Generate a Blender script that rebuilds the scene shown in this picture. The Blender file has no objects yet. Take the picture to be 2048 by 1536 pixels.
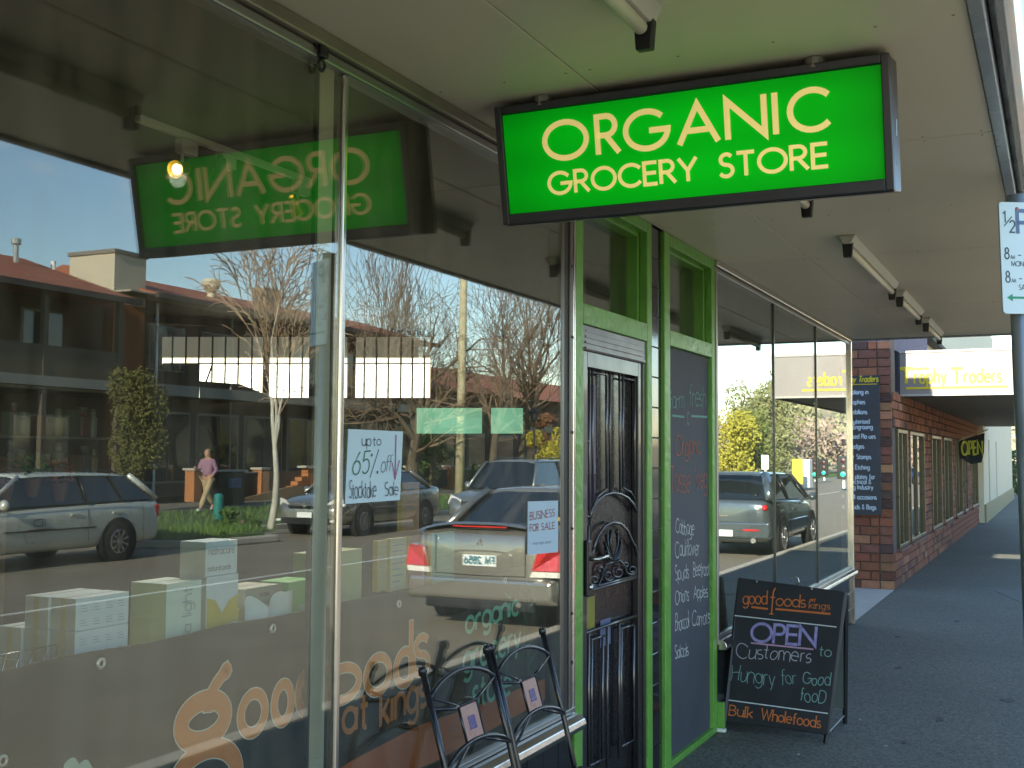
import bpy, bmesh, math, random
from mathutils import Vector, Matrix
random.seed(11)
S = bpy.context.scene
COL = S.collection
R_ = math.radians
V = Vector

# ------------------------------------------------------------------ camera
CX, CY, F = 1024.0, 768.0, 2295.0
_X = V((1096, 150, F)).normalized()
_Y = V((-4824, 117, F)).normalized(); _Y = (_Y - _X*_X.dot(_Y)).normalized()
_Z = _X.cross(_Y)
RW = Matrix((_X, _Y, _Z))                      # camera (right, down, forward) -> world
CAM = V((0, -1.851, 1.6))
cam = bpy.data.cameras.new('camera'); co = bpy.data.objects.new('camera', cam); COL.objects.link(co)
r, u, b = RW @ V((1, 0, 0)), RW @ V((0, -1, 0)), RW @ V((0, 0, -1))
co.matrix_world = Matrix(((r.x, u.x, b.x, CAM.x), (r.y, u.y, b.y, CAM.y), (r.z, u.z, b.z, CAM.z), (0, 0, 0, 1)))
cam.sensor_width = 36; cam.lens = F/2048*36; cam.clip_start = .05; cam.clip_end = 3000
S.camera = co

# ------------------------------------------------------------------ light
SUN = V((-math.cos(R_(24))*math.cos(R_(4.8)), math.cos(R_(24))*math.sin(R_(4.8)), math.sin(R_(24))))
W = bpy.data.worlds.new('World'); S.world = W; W.use_nodes = True
wn, wl = W.node_tree.nodes, W.node_tree.links
sky = wn.new('ShaderNodeTexSky'); sky.sky_type = 'NISHITA'; sky.sun_disc = False
sky.sun_elevation = R_(24); sky.sun_rotation = math.atan2(SUN.x, SUN.y); sky.air_density = 1.0; sky.air_density = 1.2; sky.dust_density = .15; sky.ozone_density = 3.0
tc = wn.new('ShaderNodeTexCoord'); mp = wn.new('ShaderNodeMapping'); mp.inputs['Scale'].default_value = (1, 1, 3.2)
cn = wn.new('ShaderNodeTexNoise'); cn.inputs['Scale'].default_value = 5.5; cn.inputs['Detail'].default_value = 5
cr = wn.new('ShaderNodeValToRGB'); cr.color_ramp.elements[0].position = .60; cr.color_ramp.elements[1].position = .80
cr.color_ramp.elements[1].color = (.55, .55, .55, 1)
mx = wn.new('ShaderNodeMixRGB'); mx.inputs[2].default_value = (7, 6.6, 6.4, 1)
wl.new(tc.outputs['Generated'], mp.inputs[0]); wl.new(mp.outputs[0], cn.inputs[0]); wl.new(cn.outputs[0], cr.inputs[0])
wl.new(cr.outputs[0], mx.inputs[0]); wl.new(sky.outputs[0], mx.inputs[1]); wl.new(mx.outputs[0], wn['Background'].inputs[0])
wn['Background'].inputs[1].default_value = .125
sl = bpy.data.lights.new('sun', 'SUN'); sl.energy = 4.2; sl.angle = R_(.55); sl.color = (1, .9, .74)
so = bpy.data.objects.new('sun', sl); COL.objects.link(so); so.rotation_euler = SUN.to_track_quat('Z', 'Y').to_euler()
S.view_settings.view_transform = 'Standard'; S.view_settings.look = 'None'; S.view_settings.gamma = 1
S.view_settings.use_curve_mapping = False; S.view_settings.exposure = 2.0
S.render.engine = 'CYCLES'; S.cycles.use_denoising = True
S.cycles.max_bounces = 10; S.cycles.transparent_max_bounces = 14; S.cycles.sample_clamp_indirect = 6
S.cycles.caustics_reflective = False; S.cycles.caustics_refractive = False

# ------------------------------------------------------------------ helpers
def A(px, py, x=None, y=None, z=None):
    """point of the real place seen at photo pixel (px,py), on a given plane"""
    d = RW @ V((px-CX, py-CY, F))
    t = (x-CAM.x)/d.x if x is not None else (y-CAM.y)/d.y if y is not None else (z-CAM.z)/d.z
    return CAM + d*t
def AR(px, py, x=None, y=None, z=None):
    """the same for something seen mirrored in the shop window (the street side, y < 0)"""
    p = A(px, py, x=x, y=y, z=z); return V((p.x, -p.y, p.z))

MATS = {}
def M(name, col, rough=.6, metal=0, nz=0, ns=8, bump=0, bs=None, emit=0, spec=None, rnd=0, det=4, stretch=None, coat=0):
    if name in MATS: return MATS[name]
    m = bpy.data.materials.new(name); m.use_nodes = True; MATS[name] = m
    n, l = m.node_tree.nodes, m.node_tree.links
    p = n['Principled BSDF']; p.inputs['Roughness'].default_value = rough; p.inputs['Metallic'].default_value = metal
    c4 = (*col, 1); p.inputs['Base Color'].default_value = c4
    if spec is not None: p.inputs['Specular IOR Level'].default_value = spec
    if coat: p.inputs['Coat Weight'].default_value = coat; p.inputs['Coat Roughness'].default_value = .05
    co_ = n.new('ShaderNodeTexCoord'); src = co_.outputs['Object']
    if stretch:
        q = n.new('ShaderNodeMapping'); q.inputs['Scale'].default_value = stretch; l.new(src, q.inputs[0]); src = q.outputs[0]
    out = None
    if nz:
        t = n.new('ShaderNodeTexNoise'); t.inputs['Scale'].default_value = ns; t.inputs['Detail'].default_value = det; l.new(src, t.inputs[0])
        x = n.new('ShaderNodeMixRGB'); x.inputs[1].default_value = (*[v*(1-nz) for v in col], 1); x.inputs[2].default_value = (*[min(1, v*(1+nz)) for v in col], 1)
        l.new(t.outputs[0], x.inputs[0]); out = x.outputs[0]
        rr = n.new('ShaderNodeMapRange'); rr.inputs[3].default_value = max(.02, rough-.12); rr.inputs[4].default_value = min(1, rough+.12)
        l.new(t.outputs[0], rr.inputs[0]); l.new(rr.outputs[0], p.inputs['Roughness'])
    if rnd:
        oi = n.new('ShaderNodeObjectInfo'); h = n.new('ShaderNodeHueSaturation'); mr = n.new('ShaderNodeMapRange')
        mr.inputs[3].default_value = 1-rnd; mr.inputs[4].default_value = 1+rnd
        l.new(oi.outputs['Random'], mr.inputs[0]); l.new(mr.outputs[0], h.inputs['Value'])
        mr2 = n.new('ShaderNodeMapRange'); mr2.inputs[3].default_value = .5-rnd*.04; mr2.inputs[4].default_value = .5+rnd*.04
        ml = n.new('ShaderNodeMath'); ml.operation = 'MULTIPLY'; ml.inputs[1].default_value = 7.31
        fr = n.new('ShaderNodeMath'); fr.operation = 'FRACT'
        l.new(oi.outputs['Random'], ml.inputs[0]); l.new(ml.outputs[0], fr.inputs[0]); l.new(fr.outputs[0], mr2.inputs[0]); l.new(mr2.outputs[0], h.inputs['Hue'])
        if out: l.new(out, h.inputs['Color'])
        else: h.inputs['Color'].default_value = c4
        out = h.outputs[0]
    if out: l.new(out, p.inputs['Base Color'])
    if emit:
        p.inputs['Emission Strength'].default_value = emit
        if out: l.new(out, p.inputs['Emission Color'])
        else: p.inputs['Emission Color'].default_value = c4
    if bump:
        t2 = n.new('ShaderNodeTexNoise'); t2.inputs['Scale'].default_value = bs or ns*6; t2.inputs['Detail'].default_value = 5; l.new(src, t2.inputs[0])
        bp = n.new('ShaderNodeBump'); bp.inputs['Strength'].default_value = bump; bp.inputs['Distance'].default_value = .02
        l.new(t2.outputs[0], bp.inputs['Height']); l.new(bp.outputs[0], p.inputs['Normal'])
    return m

def glass(name, ior=1.75, tint=(.86, .9, .86), wave=.0):
    m = bpy.data.materials.new(name); m.use_nodes = True; MATS[name] = m
    n, l = m.node_tree.nodes, m.node_tree.links; n.remove(n['Principled BSDF'])
    t = n.new('ShaderNodeBsdfTransparent'); t.inputs[0].default_value = (*tint, 1)
    g = n.new('ShaderNodeBsdfGlossy'); g.inputs['Roughness'].default_value = 0; g.inputs[0].default_value = (.97, 1, .98, 1)
    f = n.new('ShaderNodeFresnel'); ge = n.new('ShaderNodeNewGeometry'); mr = n.new('ShaderNodeMapRange')   # same reflectance from both sides of the thin pane
    mr.inputs[3].default_value = ior; mr.inputs[4].default_value = 1/ior; l.new(ge.outputs['Backfacing'], mr.inputs[0]); l.new(mr.outputs[0], f.inputs[0])
    x = n.new('ShaderNodeMixShader'); l.new(f.outputs[0], x.inputs[0]); l.new(t.outputs[0], x.inputs[1]); l.new(g.outputs[0], x.inputs[2])
    # hazy veil over the glass, put in as a faint dust film streaked downwards
    dc = n.new('ShaderNodeTexCoord'); dm = n.new('ShaderNodeMapping'); dm.inputs['Scale'].default_value = (5, 5, 1.1); dn = n.new('ShaderNodeTexNoise'); dn.inputs['Scale'].default_value = 2.2; dn.inputs['Detail'].default_value = 9
    dr = n.new('ShaderNodeMapRange'); dr.inputs[1].default_value = .38; dr.inputs[2].default_value = .8; dr.inputs[3].default_value = .006; dr.inputs[4].default_value = .06
    dd = n.new('ShaderNodeBsdfDiffuse'); dd.inputs[0].default_value = (.62, .55, .42, 1); dx = n.new('ShaderNodeMixShader')
    l.new(dc.outputs['Object'], dm.inputs[0]); l.new(dm.outputs[0], dn.inputs[0]); l.new(dn.outputs[0], dr.inputs[0]); l.new(dr.outputs[0], dx.inputs[0]); l.new(x.outputs[0], dx.inputs[1]); l.new(dd.outputs[0], dx.inputs[2])
    l.new(dx.outputs[0], n['Material Output'].inputs[0])
    if wave:
        c = n.new('ShaderNodeTexCoord'); z = n.new('ShaderNodeTexNoise'); z.inputs['Scale'].default_value = 1.6; z.inputs['Detail'].default_value = 1
        bp = n.new('ShaderNodeBump'); bp.inputs['Strength'].default_value = wave; bp.inputs['Distance'].default_value = .01
        l.new(c.outputs['Object'], z.inputs[0]); l.new(z.outputs[0], bp.inputs['Height']); l.new(bp.outputs[0], g.inputs['Normal'])
    return m

def wloc(o):
    v = V((0, 0, 0))
    while o is not None: v = v + o.location; o = o.parent
    return v
class MB:
    def __init__(s): s.v = []; s.f = []; s.marks = []
    def add(s, vs, fs):
        k = len(s.v); s.v += [V(p) for p in vs]; s.f += [tuple(i+k for i in f) for f in fs]; return s
    def box(s, x0, x1, y0, y1, z0, z1):
        return s.add([(x0, y0, z0), (x1, y0, z0), (x1, y1, z0), (x0, y1, z0), (x0, y0, z1), (x1, y0, z1), (x1, y1, z1), (x0, y1, z1)],
                     [(0, 3, 2, 1), (4, 5, 6, 7), (0, 1, 5, 4), (1, 2, 6, 5), (2, 3, 7, 6), (3, 0, 4, 7)])
    def hexa(s, a, d):                      # a: four points, d: thickness vector
        d = V(d); q = [V(p) for p in a]; return s.add(q+[p+d for p in q], [(3, 2, 1, 0), (4, 5, 6, 7), (0, 1, 5, 4), (1, 2, 6, 5), (2, 3, 7, 6), (3, 0, 4, 7)])
    def prism(s, poly, d):
        n = len(poly); q = [V(p) for p in poly]; d = V(d)
        return s.add(q+[p+d for p in q], [tuple(range(n-1, -1, -1)), tuple(range(n, 2*n))]+[(i, (i+1) % n, n+(i+1) % n, n+i) for i in range(n)])
    def tube(s, pts, r, n=8, cap=True):
        pts = [V(p) for p in pts]; m = len(pts); rr = r if isinstance(r, (list, tuple)) else [r]*m
        k = len(s.v); up = None
        for i, p in enumerate(pts):
            t = (pts[min(i+1, m-1)]-pts[max(i-1, 0)])
            t = t.normalized() if t.length > 1e-9 else V((0, 0, 1))
            if up is None: up = V((0, 0, 1)) if abs(t.z) < .9 else V((1, 0, 0))
            a = up-t*t.dot(up); a = a.normalized() if a.length > 1e-6 else t.orthogonal().normalized(); up = a; bb = t.cross(a)
            for j in range(n):
                w = 2*math.pi*j/n; s.v.append(p+(a*math.cos(w)+bb*math.sin(w))*rr[i])
        for i in range(m-1):
            for j in range(n):
                s.f.append((k+i*n+j, k+i*n+(j+1) % n, k+(i+1)*n+(j+1) % n, k+(i+1)*n+j))
        if cap: s.f.append(tuple(k+j for j in range(n-1, -1, -1))); s.f.append(tuple(k+(m-1)*n+j for j in range(n)))
        return s
    def rings(s, rs, closed=True, cap=True):
        k = len(s.v); n = len(rs[0])
        for rg in rs: s.v += [V(p) for p in rg]
        for i in range(len(rs)-1):
            for j in range(n if closed else n-1):
                s.f.append((k+i*n+j, k+i*n+(j+1) % n, k+(i+1)*n+(j+1) % n, k+(i+1)*n+j))
        if cap: s.f.append(tuple(k+j for j in range(n-1, -1, -1))); s.f.append(tuple(k+(len(rs)-1)*n+j for j in range(n)))
        return s
    def lathe(s, c, prof, axis='z', n=20):
        c = V(c); rs = []
        for r, h in prof:
            rg = []
            for j in range(n):
                w = 2*math.pi*j/n; a, bb = r*math.cos(w), r*math.sin(w)
                rg.append(c+(V((a, bb, h)) if axis == 'z' else V((a, h, bb)) if axis == 'y' else V((h, a, bb))))
            rs.append(rg)
        return s.rings(rs)
    def build(s, name, mat, parent=None, smooth=False, bevel=0, kind=None, label=None, cat=None, group=None, fix=True):
        if len(s.marks) > 1:                    # lettering: every word or letter is an object of its own
            mk = s.marks; mk[0] = (0, 0); mk.append((len(s.v), len(s.f))); first = None
            for (v0, f0), (v1, f1) in zip(mk, mk[1:]):
                q = MB(); q.v = s.v[v0:v1]; q.f = [tuple(i-v0 for i in f) for f in s.f[f0:f1]]
                if q.v: o = q.build(name, mat, parent, smooth, bevel, kind, None, None, None, fix); first = first or o
            return first
        me = bpy.data.meshes.new(name); off = wloc(parent) if parent else V((0, 0, 0))
        me.from_pydata([tuple(p-off) for p in s.v], [], s.f)
        if fix:
            bm = bmesh.new(); bm.from_mesh(me); bmesh.ops.recalc_face_normals(bm, faces=bm.faces); bm.to_mesh(me); bm.free()
        if mat: me.materials.append(mat)
        if smooth:
            for p in me.polygons: p.use_smooth = True
        o = bpy.data.objects.new(name, me); COL.objects.link(o)
        if parent: o.parent = parent
        if bevel:
            mo = o.modifiers.new('bevel', 'BEVEL'); mo.width = bevel; mo.segments = 2; mo.limit_method = 'ANGLE'
        if smooth == 'auto' or (smooth and smooth != True):
            pass
        if kind: o['kind'] = kind
        if label: o['label'] = label
        if cat: o['category'] = cat
        if group: o['group'] = group
        return o
def empty(name, loc, label, cat, group=None, rz=0):
    o = bpy.data.objects.new(name, None); COL.objects.link(o); o.location = loc; o.rotation_euler = (0, 0, rz); o.empty_display_size = .1
    o['label'] = label; o['category'] = cat
    if group: o['group'] = group
    return o
def kids(o): return [c for c in bpy.data.objects if c.parent == o]
def copy_tree(o, parent=None):
    c = o.copy(); COL.objects.link(c); c.parent = parent
    for ch in kids(o): copy_tree(ch, c)
    return c
def box(name, mat, parent, *b, bevel=0, **k): return MB().box(*b).build(name, mat, parent, bevel=bevel, **k)
def inst(name, src, loc, parent, mats=None):
    o = bpy.data.objects.new(name, src); COL.objects.link(o); o.parent = parent; o.location = V(loc)-(wloc(parent) if parent else V()); return o

# ------------------------------------------------------------------ lettering (single-stroke alphabet)
def arc(cx, cy, rx, ry, a0, a1, n=14):
    return [(cx+rx*math.cos(R_(a0+(a1-a0)*i/n)), cy+ry*math.sin(R_(a0+(a1-a0)*i/n))) for i in range(n+1)]
o_ = arc(.28, .31, .28, .31, 90, 450, 20)
G = {
' ': (.35, []), '-': (.4, [[(0, .4), (.35, .4)]]), '.': (.1, [[(0, 0), (.04, 0)]]), '/': (.4, [[(0, 0), (.4, 1)]]), ':': (.1, [[(0, .1), (.03, .1)], [(0, .5), (.03, .5)]]),
'%': (.6, [[(0, 0), (.6, 1)], arc(.1, .85, .04, .04, 0, 360, 8), arc(.52, .12, .04, .04, 0, 360, 8)]),
'&': (.6, [[(.6, .0), (.12, .75)]+arc(.27, .82, .15, .18, 180, 0, 8)+[(.05, .35)]+arc(.25, .24, .22, .24, 160, 320, 8)+[(.58, .45)]]),
'A': (.86, [[(0, 0), (.43, 1), (.86, 0)], [(.14, .32), (.72, .32)]]),
'B': (.55, [[(0, 0), (0, 1), (.25, 1)]+arc(.27, .76, .22, .24, 90, -90, 8)+[(0, .52)], [(0, .52)]+arc(.28, .26, .27, .26, 90, -90, 8)+[(0, 0)]]),
'C': (.88, [arc(.5, .5, .5, .5, 42, 318, 22)]), 'D': (.75, [[(0, 0), (0, 1), (.25, 1)]+arc(.27, .5, .48, .5, 90, -90, 14)+[(0, 0)]]),
'E': (.5, [[(.5, 0), (0, 0), (0, 1), (.5, 1)], [(0, .52), (.46, .52)]]), 'F': (.5, [[(0, 0), (0, 1), (.5, 1)], [(0, .52), (.44, .52)]]),
'G': (1.0, [arc(.5, .5, .5, .5, 42, 350, 24)+[(1.0, .48), (.56, .48)]]), 'H': (.65, [[(0, 0), (0, 1)], [(.65, 0), (.65, 1)], [(0, .52), (.65, .52)]]),
'I': (.02, [[(0, 0), (0, 1)]]), 'L': (.45, [[(0, 1), (0, 0), (.45, 0)]]), 'M': (.9, [[(0, 0), (.08, 1), (.45, .1), (.82, 1), (.9, 0)]]),
'N': (.76, [[(0, 0), (0, .98), (.76, .02), (.76, 1)]]), 'O': (1.0, [arc(.5, .5, .5, .5, 90, 450, 28)]),
'P': (.52, [[(0, 0), (0, 1), (.25, 1)]+arc(.27, .74, .25, .26, 90, -90, 9)+[(0, .48)]]),
'R': (.58, [[(0, 0), (0, 1), (.25, 1)]+arc(.27, .74, .25, .26, 90, -90, 9)+[(.02, .48)], [(.24, .48), (.58, 0)]]),
'S': (.5, [arc(.26, .76, .22, .24, 40, 270, 12)[:-1]+arc(.24, .26, .25, .26, 90, -145, 14)]),
'T': (.6, [[(0, 1), (.6, 1)], [(.3, 1), (.3, 0)]]), 'U': (.62, [[(0, 1), (0, .3)]+arc(.31, .3, .31, .3, 180, 360, 12)+[(.62, 1)]]),
'V': (.75, [[(0, 1), (.37, 0), (.75, 1)]]), 'W': (1.1, [[(0, 1), (.28, 0), (.55, .9), (.82, 0), (1.1, 1)]]), 'Y': (.7, [[(0, 1), (.35, .45), (.7, 1)], [(.35, .45), (.35, 0)]]),
'a': (.56, [o_, [(.56, .62), (.56, 0)]]), 'b': (.56, [[(0, 1), (0, 0)], o_]), 'c': (.5, [arc(.28, .31, .28, .31, 45, 315, 16)]), 'd': (.56, [o_, [(.56, 1.02), (.56, 0)]]),
'e': (.56, [[(0, .33), (.56, .33)]+arc(.28, .31, .28, .31, 5, 315, 18)]), 'f': (.34, [[(.14, 0), (.14, .8)]+arc(.28, .82, .14, .17, 180, 60, 6), [(0, .6), (.3, .6)]]),
'g': (.56, [o_, [(.56, .62), (.56, -.08)]+arc(.29, -.08, .27, .24, 0, -150, 10)]), 'h': (.5, [[(0, 1), (0, 0)], [(0, .38)]+arc(.25, .38, .25, .24, 180, 0, 10)+[(.5, 0)]]),
'i': (.04, [[(0, 0), (0, .6)], [(0, .82), (0, .87)]]), 'k': (.45, [[(0, 1), (0, 0)], [(.42, .62), (0, .24)], [(.12, .34), (.45, 0)]]), 'l': (.04, [[(0, 0), (0, 1)]]),
'm': (.8, [[(0, 0), (0, .62)], [(0, .4)]+arc(.2, .4, .2, .22, 180, 0, 8)+[(.4, 0)], [(.4, .4)]+arc(.6, .4, .2, .22, 180, 0, 8)+[(.8, 0)]]),
'n': (.5, [[(0, 0), (0, .62)], [(0, .38)]+arc(.25, .38, .25, .24, 180, 0, 10)+[(.5, 0)]]), 'o': (.56, [o_]), 'p': (.56, [[(0, .62), (0, -.32)], o_]),
'r': (.32, [[(0, 0), (0, .62)], [(0, .36)]+arc(.24, .36, .24, .25, 180, 70, 7)]), 's': (.4, [arc(.2, .46, .18, .16, 40, 270, 9)[:-1]+arc(.2, .155, .2, .155, 90, -145, 10)]),
't': (.34, [[(.14, .88), (.14, .1)]+arc(.24, .1, .1, .1, 180, 290, 5), [(0, .6), (.32, .6)]]), 'u': (.5, [[(0, .62), (0, .24)]+arc(.25, .24, .25, .24, 180, 360, 10)+[(.5, .62)], [(.5, .3), (.5, 0)]]),
'v': (.48, [[(0, .62), (.24, 0), (.48, .62)]]), 'w': (.75, [[(0, .62), (.19, 0), (.37, .6), (.56, 0), (.75, .62)]]), 'x': (.45, [[(0, .62), (.45, 0)], [(.45, .62), (0, 0)]]),
'y': (.5, [[(0, .62), (.26, 0)], [(.5, .62), (.14, -.32)]]), '1': (.25, [[(0, .82), (.2, 1), (.2, 0)]]), '2': (.55, [arc(.27, .72, .26, .28, 165, -30, 12)+[(0, 0), (.55, 0)]]),
'5': (.52, [[(.5, 1), (.08, 1), (.04, .56)]+arc(.25, .32, .27, .32, 120, -140, 14)]), '6': (.55, [[(.42, 1), (.03, .42)]+arc(.28, .3, .27, .3, 150, 510, 20)]),
'8': (.52, [arc(.26, .76, .2, .24, -90, 270, 18), arc(.26, .26, .26, .26, 90, 450, 18)]), "'": (.06, [[(0, .8), (0, 1)]]),
}
_LK = [0]
def ribbon(mb, pts, w, m3, lift=0, cap=0):
    """flat stroke of half-width w along 2-D points, mapped to 3-D by m3(x, y, lift)"""
    _LK[0] = (_LK[0]+1) % 17; lift = lift+_LK[0]*4e-5      # strokes that cross never share a plane
    q = []
    for p in pts:
        p = V((p[0], p[1]))
        if not q or (p-q[-1]).length > w*.12: q.append(p)
    if len(q) < 2: return
    closed = (q[0]-q[-1]).length < w*.3 and len(q) > 5
    if closed: q = q[:-1]
    n = len(q); L = []; Rr = []
    if cap and not closed:
        q[0] = q[0]-(q[1]-q[0]).normalized()*cap; q[-1] = q[-1]+(q[-1]-q[-2]).normalized()*cap
    for i in range(n):
        a = q[i-1] if (closed or i > 0) else None; c = q[(i+1) % n] if (closed or i < n-1) else None
        d1 = (q[i]-a).normalized() if a is not None else (c-q[i]).normalized(); d2 = (c-q[i]).normalized() if c is not None else d1
        n1 = V((-d1.y, d1.x)); n2 = V((-d2.y, d2.x)); nn = n1+n2
        nn = nn.normalized() if nn.length > 1e-4 else n1; k = 1/max(.35, nn.dot(n1))
        L.append(q[i]+nn*w*k); Rr.append(q[i]-nn*w*k)
    k = len(mb.v)
    for a, c in zip(L, Rr): mb.v.append(m3(a.x, a.y, lift)); mb.v.append(m3(c.x, c.y, lift))
    for i in range(n if closed else n-1):
        j = (i+1) % n; mb.f.append((k+2*i, k+2*i+1, k+2*j+1, k+2*j))
def wobble(pts, k):
    q = [pts[0]]
    for a, b in zip(pts, pts[1:]):
        n = max(1, int(math.dist(a, b)/.18)); q += [(a[0]+(b[0]-a[0])*i/n, a[1]+(b[1]-a[1])*i/n) for i in range(1, n+1)]
    p1, p2, f = random.uniform(0, 6), random.uniform(0, 6), random.uniform(3, 7)
    return [(x+k*math.sin(f*y+p1), y+k*math.sin(f*x+p2)) for x, y in q]
def layout(text, gap=.16, jit=0, slant=0, serif=0):
    x = 0; out = []
    for ch in text:
        w, st = G.get(ch, G[' '])
        dy = random.uniform(-jit, jit); sc = 1+random.uniform(-jit, jit)*1.6; tl = random.uniform(-jit, jit)*1.5; slant = slant*.6+random.uniform(-jit, jit)*1.2 if jit else slant
        for s in st:
            pts = [(x+(a+slant*bb)*sc, bb*sc+dy+tl*a) for a, bb in s]
            if jit: pts = wobble(pts, jit*.55)
            out.append(pts)
            if serif and (V(pts[0])-V(pts[-1])).length > .1:
                for e, e2 in ((pts[0], pts[1]), (pts[-1], pts[-2])):
                    if abs(e[0]-e2[0]) < abs(e[1]-e2[1])*.6: out.append([(e[0]-serif, e[1]), (e[0]+serif, e[1])])
        x += w*sc+gap
    return out, x-gap
def write(mb, text, P0, P1, height, w, up=V((0, 0, 1)), n=None, lift=.0012, **k):
    """text with its baseline from P0 to P1 (3-D), cap height along up"""
    cap = k.pop('cap', 0); mb.marks.append((len(mb.v), len(mb.f)))
    st, W_ = layout(text, **k); P0, P1 = V(P0), V(P1); e = P1-P0; Ln = e.length; e.normalize()
    nn = n if n is not None else e.cross(up).normalized(); sx = Ln/W_
    f = lambda a, bb, lf: P0+e*a+up*bb+nn*lf
    for s in st: ribbon(mb, [(a*sx, bb*height) for a, bb in s], w, f, lift, cap)
    return mb
def wpx(mb, text, a, b_, htop, w, lift=.0012, **pl):
    """baseline between photo pixels a and b_ on plane pl; cap top of the first letter at pixel height htop"""
    kw = {q: pl.pop(q) for q in list(pl) if q not in ('x', 'y', 'z')}
    P0, P1 = A(*a, **pl), A(*b_, **pl); T = A(a[0], htop, **pl); return write(mb, text, P0, P1, (T-P0).z, w, lift=lift, **kw)

# ------------------------------------------------------------------ materials
ASPH = M('asphalt_path', (.115, .118, .094), .8, nz=.4, ns=.9, bump=.45, bs=110, det=12)
def speckle(m, scale, lo, hi, amt):      # aggregate: pale and dark stones of the asphalt
    n, l = m.node_tree.nodes, m.node_tree.links; p = n['Principled BSDF']; src = p.inputs['Base Color'].links[0].from_socket
    c = n.new('ShaderNodeTexCoord'); v = n.new('ShaderNodeTexVoronoi'); v.inputs['Scale'].default_value = scale; r = n.new('ShaderNodeMapRange')
    r.inputs[1].default_value = 0; r.inputs[2].default_value = 1; r.inputs[3].default_value = lo; r.inputs[4].default_value = hi
    s = n.new('ShaderNodeSeparateColor'); l.new(c.outputs['Object'], v.inputs['Vector']); l.new(v.outputs['Color'], s.inputs[0]); l.new(s.outputs[0], r.inputs[0])
    x = n.new('ShaderNodeMixRGB'); x.blend_type = 'MULTIPLY'; x.inputs[0].default_value = amt; l.new(src, x.inputs[1]); l.new(r.outputs[0], x.inputs[2]); l.new(x.outputs[0], p.inputs['Base Color'])
speckle(ASPH, 75, .62, 1.4, 1)
ROADM = M('asphalt_road', (.215, .185, .135), .85, nz=.25, ns=1.2, bump=.5, bs=60, det=8)
CONC = M('concrete', (.42, .39, .33), .8, nz=.18, ns=3, bump=.3, bs=70)
GRASS = M('grass', (.07, .12, .03), .9, nz=.5, ns=2.2, bump=.8, bs=40)
SOFF = M('soffit_paint', (.69, .66, .53), .42, nz=.14, ns=1.1, bump=.12, bs=5, det=8)
CHROME = M('aluminium', (.62, .6, .56), .22, 1, nz=.1, ns=5, stretch=(1, 1, 1))
ALU2 = M('anodised_aluminium', (.34, .34, .33), .35, .85, nz=.12, ns=6)
BLACK = M('black_paint', (.012, .013, .015), .35, nz=.2, ns=9)
GREEN = M('green_paint', (.13, .34, .055), .36, nz=.3, ns=7, bump=.35, bs=22, det=10)
DARK = M('dark_interior', (.02, .018, .015), .8, nz=.3, ns=2)
DARKW = M('dark_plaster', (.055, .05, .04), .8, nz=.2, ns=2)
TILE = M('glazed_tile', (.02, .02, .022), .07, nz=.25, ns=3, bump=.04, bs=6, rnd=.3)
GROUT = M('grout', (.25, .25, .24), .9, nz=.2, ns=20)
GL = glass('window_glass', 1.82, (.88, .9, .86), 0)
GL2 = glass('window_glass_right', 2.05, (.8, .86, .84), 0)
WHITE = M('white_card', (.74, .77, .76), .6, nz=.04, ns=6)
# ================================================================== SETTING
def struct(name, mb, mat, **k): return mb.build(name, mat, None, kind='structure', **k)
struct('ground', MB().box(-300, 900, -500, 400, -.4, -.2), M('earth', (.12, .12, .06), .95, nz=.4, ns=.15, bump=.4, bs=3))
struct('road', MB().box(-60, 420, -14.4, -2.5, -.196, -.12), ROADM)
FP = struct('footpath', MB().box(-40, 62, -2.36, 0, -.19, 0), ASPH)
struct('kerb', MB().box(-40, 90, -2.5, -2.36, -.19, .004), CONC, bevel=.02)
struct('recess_floor', MB().box(11.58, 14.72, .001, 2.2, -.05, .003), CONC)
struct('far_kerb', MB().box(-40, 420, -14.55, -14.4, -.19, .0), CONC, bevel=.02)
struct('verge', MB().box(-40, 420, -20.5, -14.55, -.19, .0), GRASS)
struct('far_footpath', MB().box(-40, 420, -24.2, -20.5, -.19, .004), M('path_far', (.2, .18, .14), .9, nz=.2, ns=1))
struct('kerb_island', MB().prism([(15.6, -14.4, -.12), (16.6, -12.3, -.12), (18.6, -12.1, -.12), (19.3, -14.4, -.12)], (0, 0, .14)), CONC, bevel=.03)
struct('island_turf', MB().prism([(15.9, -14.4, .02), (16.75, -12.5, .02), (18.4, -12.3, .02), (18.95, -14.4, .02)], (0, 0, .05)), GRASS)
struct('lane_line', MB().box(-20, 60, -8.36, -8.26, -.12, -.116), M('road_paint', (.6, .6, .55), .7, nz=.2, ns=5))
for k, (x, y, s) in enumerate(((7.6, -1.15, .03), (9.3, -.7, .025), (5.9, -1.3, .02), (8.4, -1.5, .035), (10.9, -.5, .02), (6.9, -1.02, .015), (12.2, -.9, .03))):
    struct('path_stain', MB().prism([(x+s*(1+.4*math.sin(3*a+k))*math.cos(a)*2, y+s*(1+.4*math.cos(2*a+k))*math.sin(a), .0) for a in [j*.5236 for j in range(12)]], (0, 0, .0025)), M('stain', (.035, .035, .033), .7))
for x, y in ((7.35, -.72), (8.05, -.4), (6.75, -.95), (9.9, -.62), (6.35, -.55)): box('gum_spot', M('gum', (.4, .4, .36), .7), FP, x, x+.018, y, y+.014, .0005, .0035)
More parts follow.
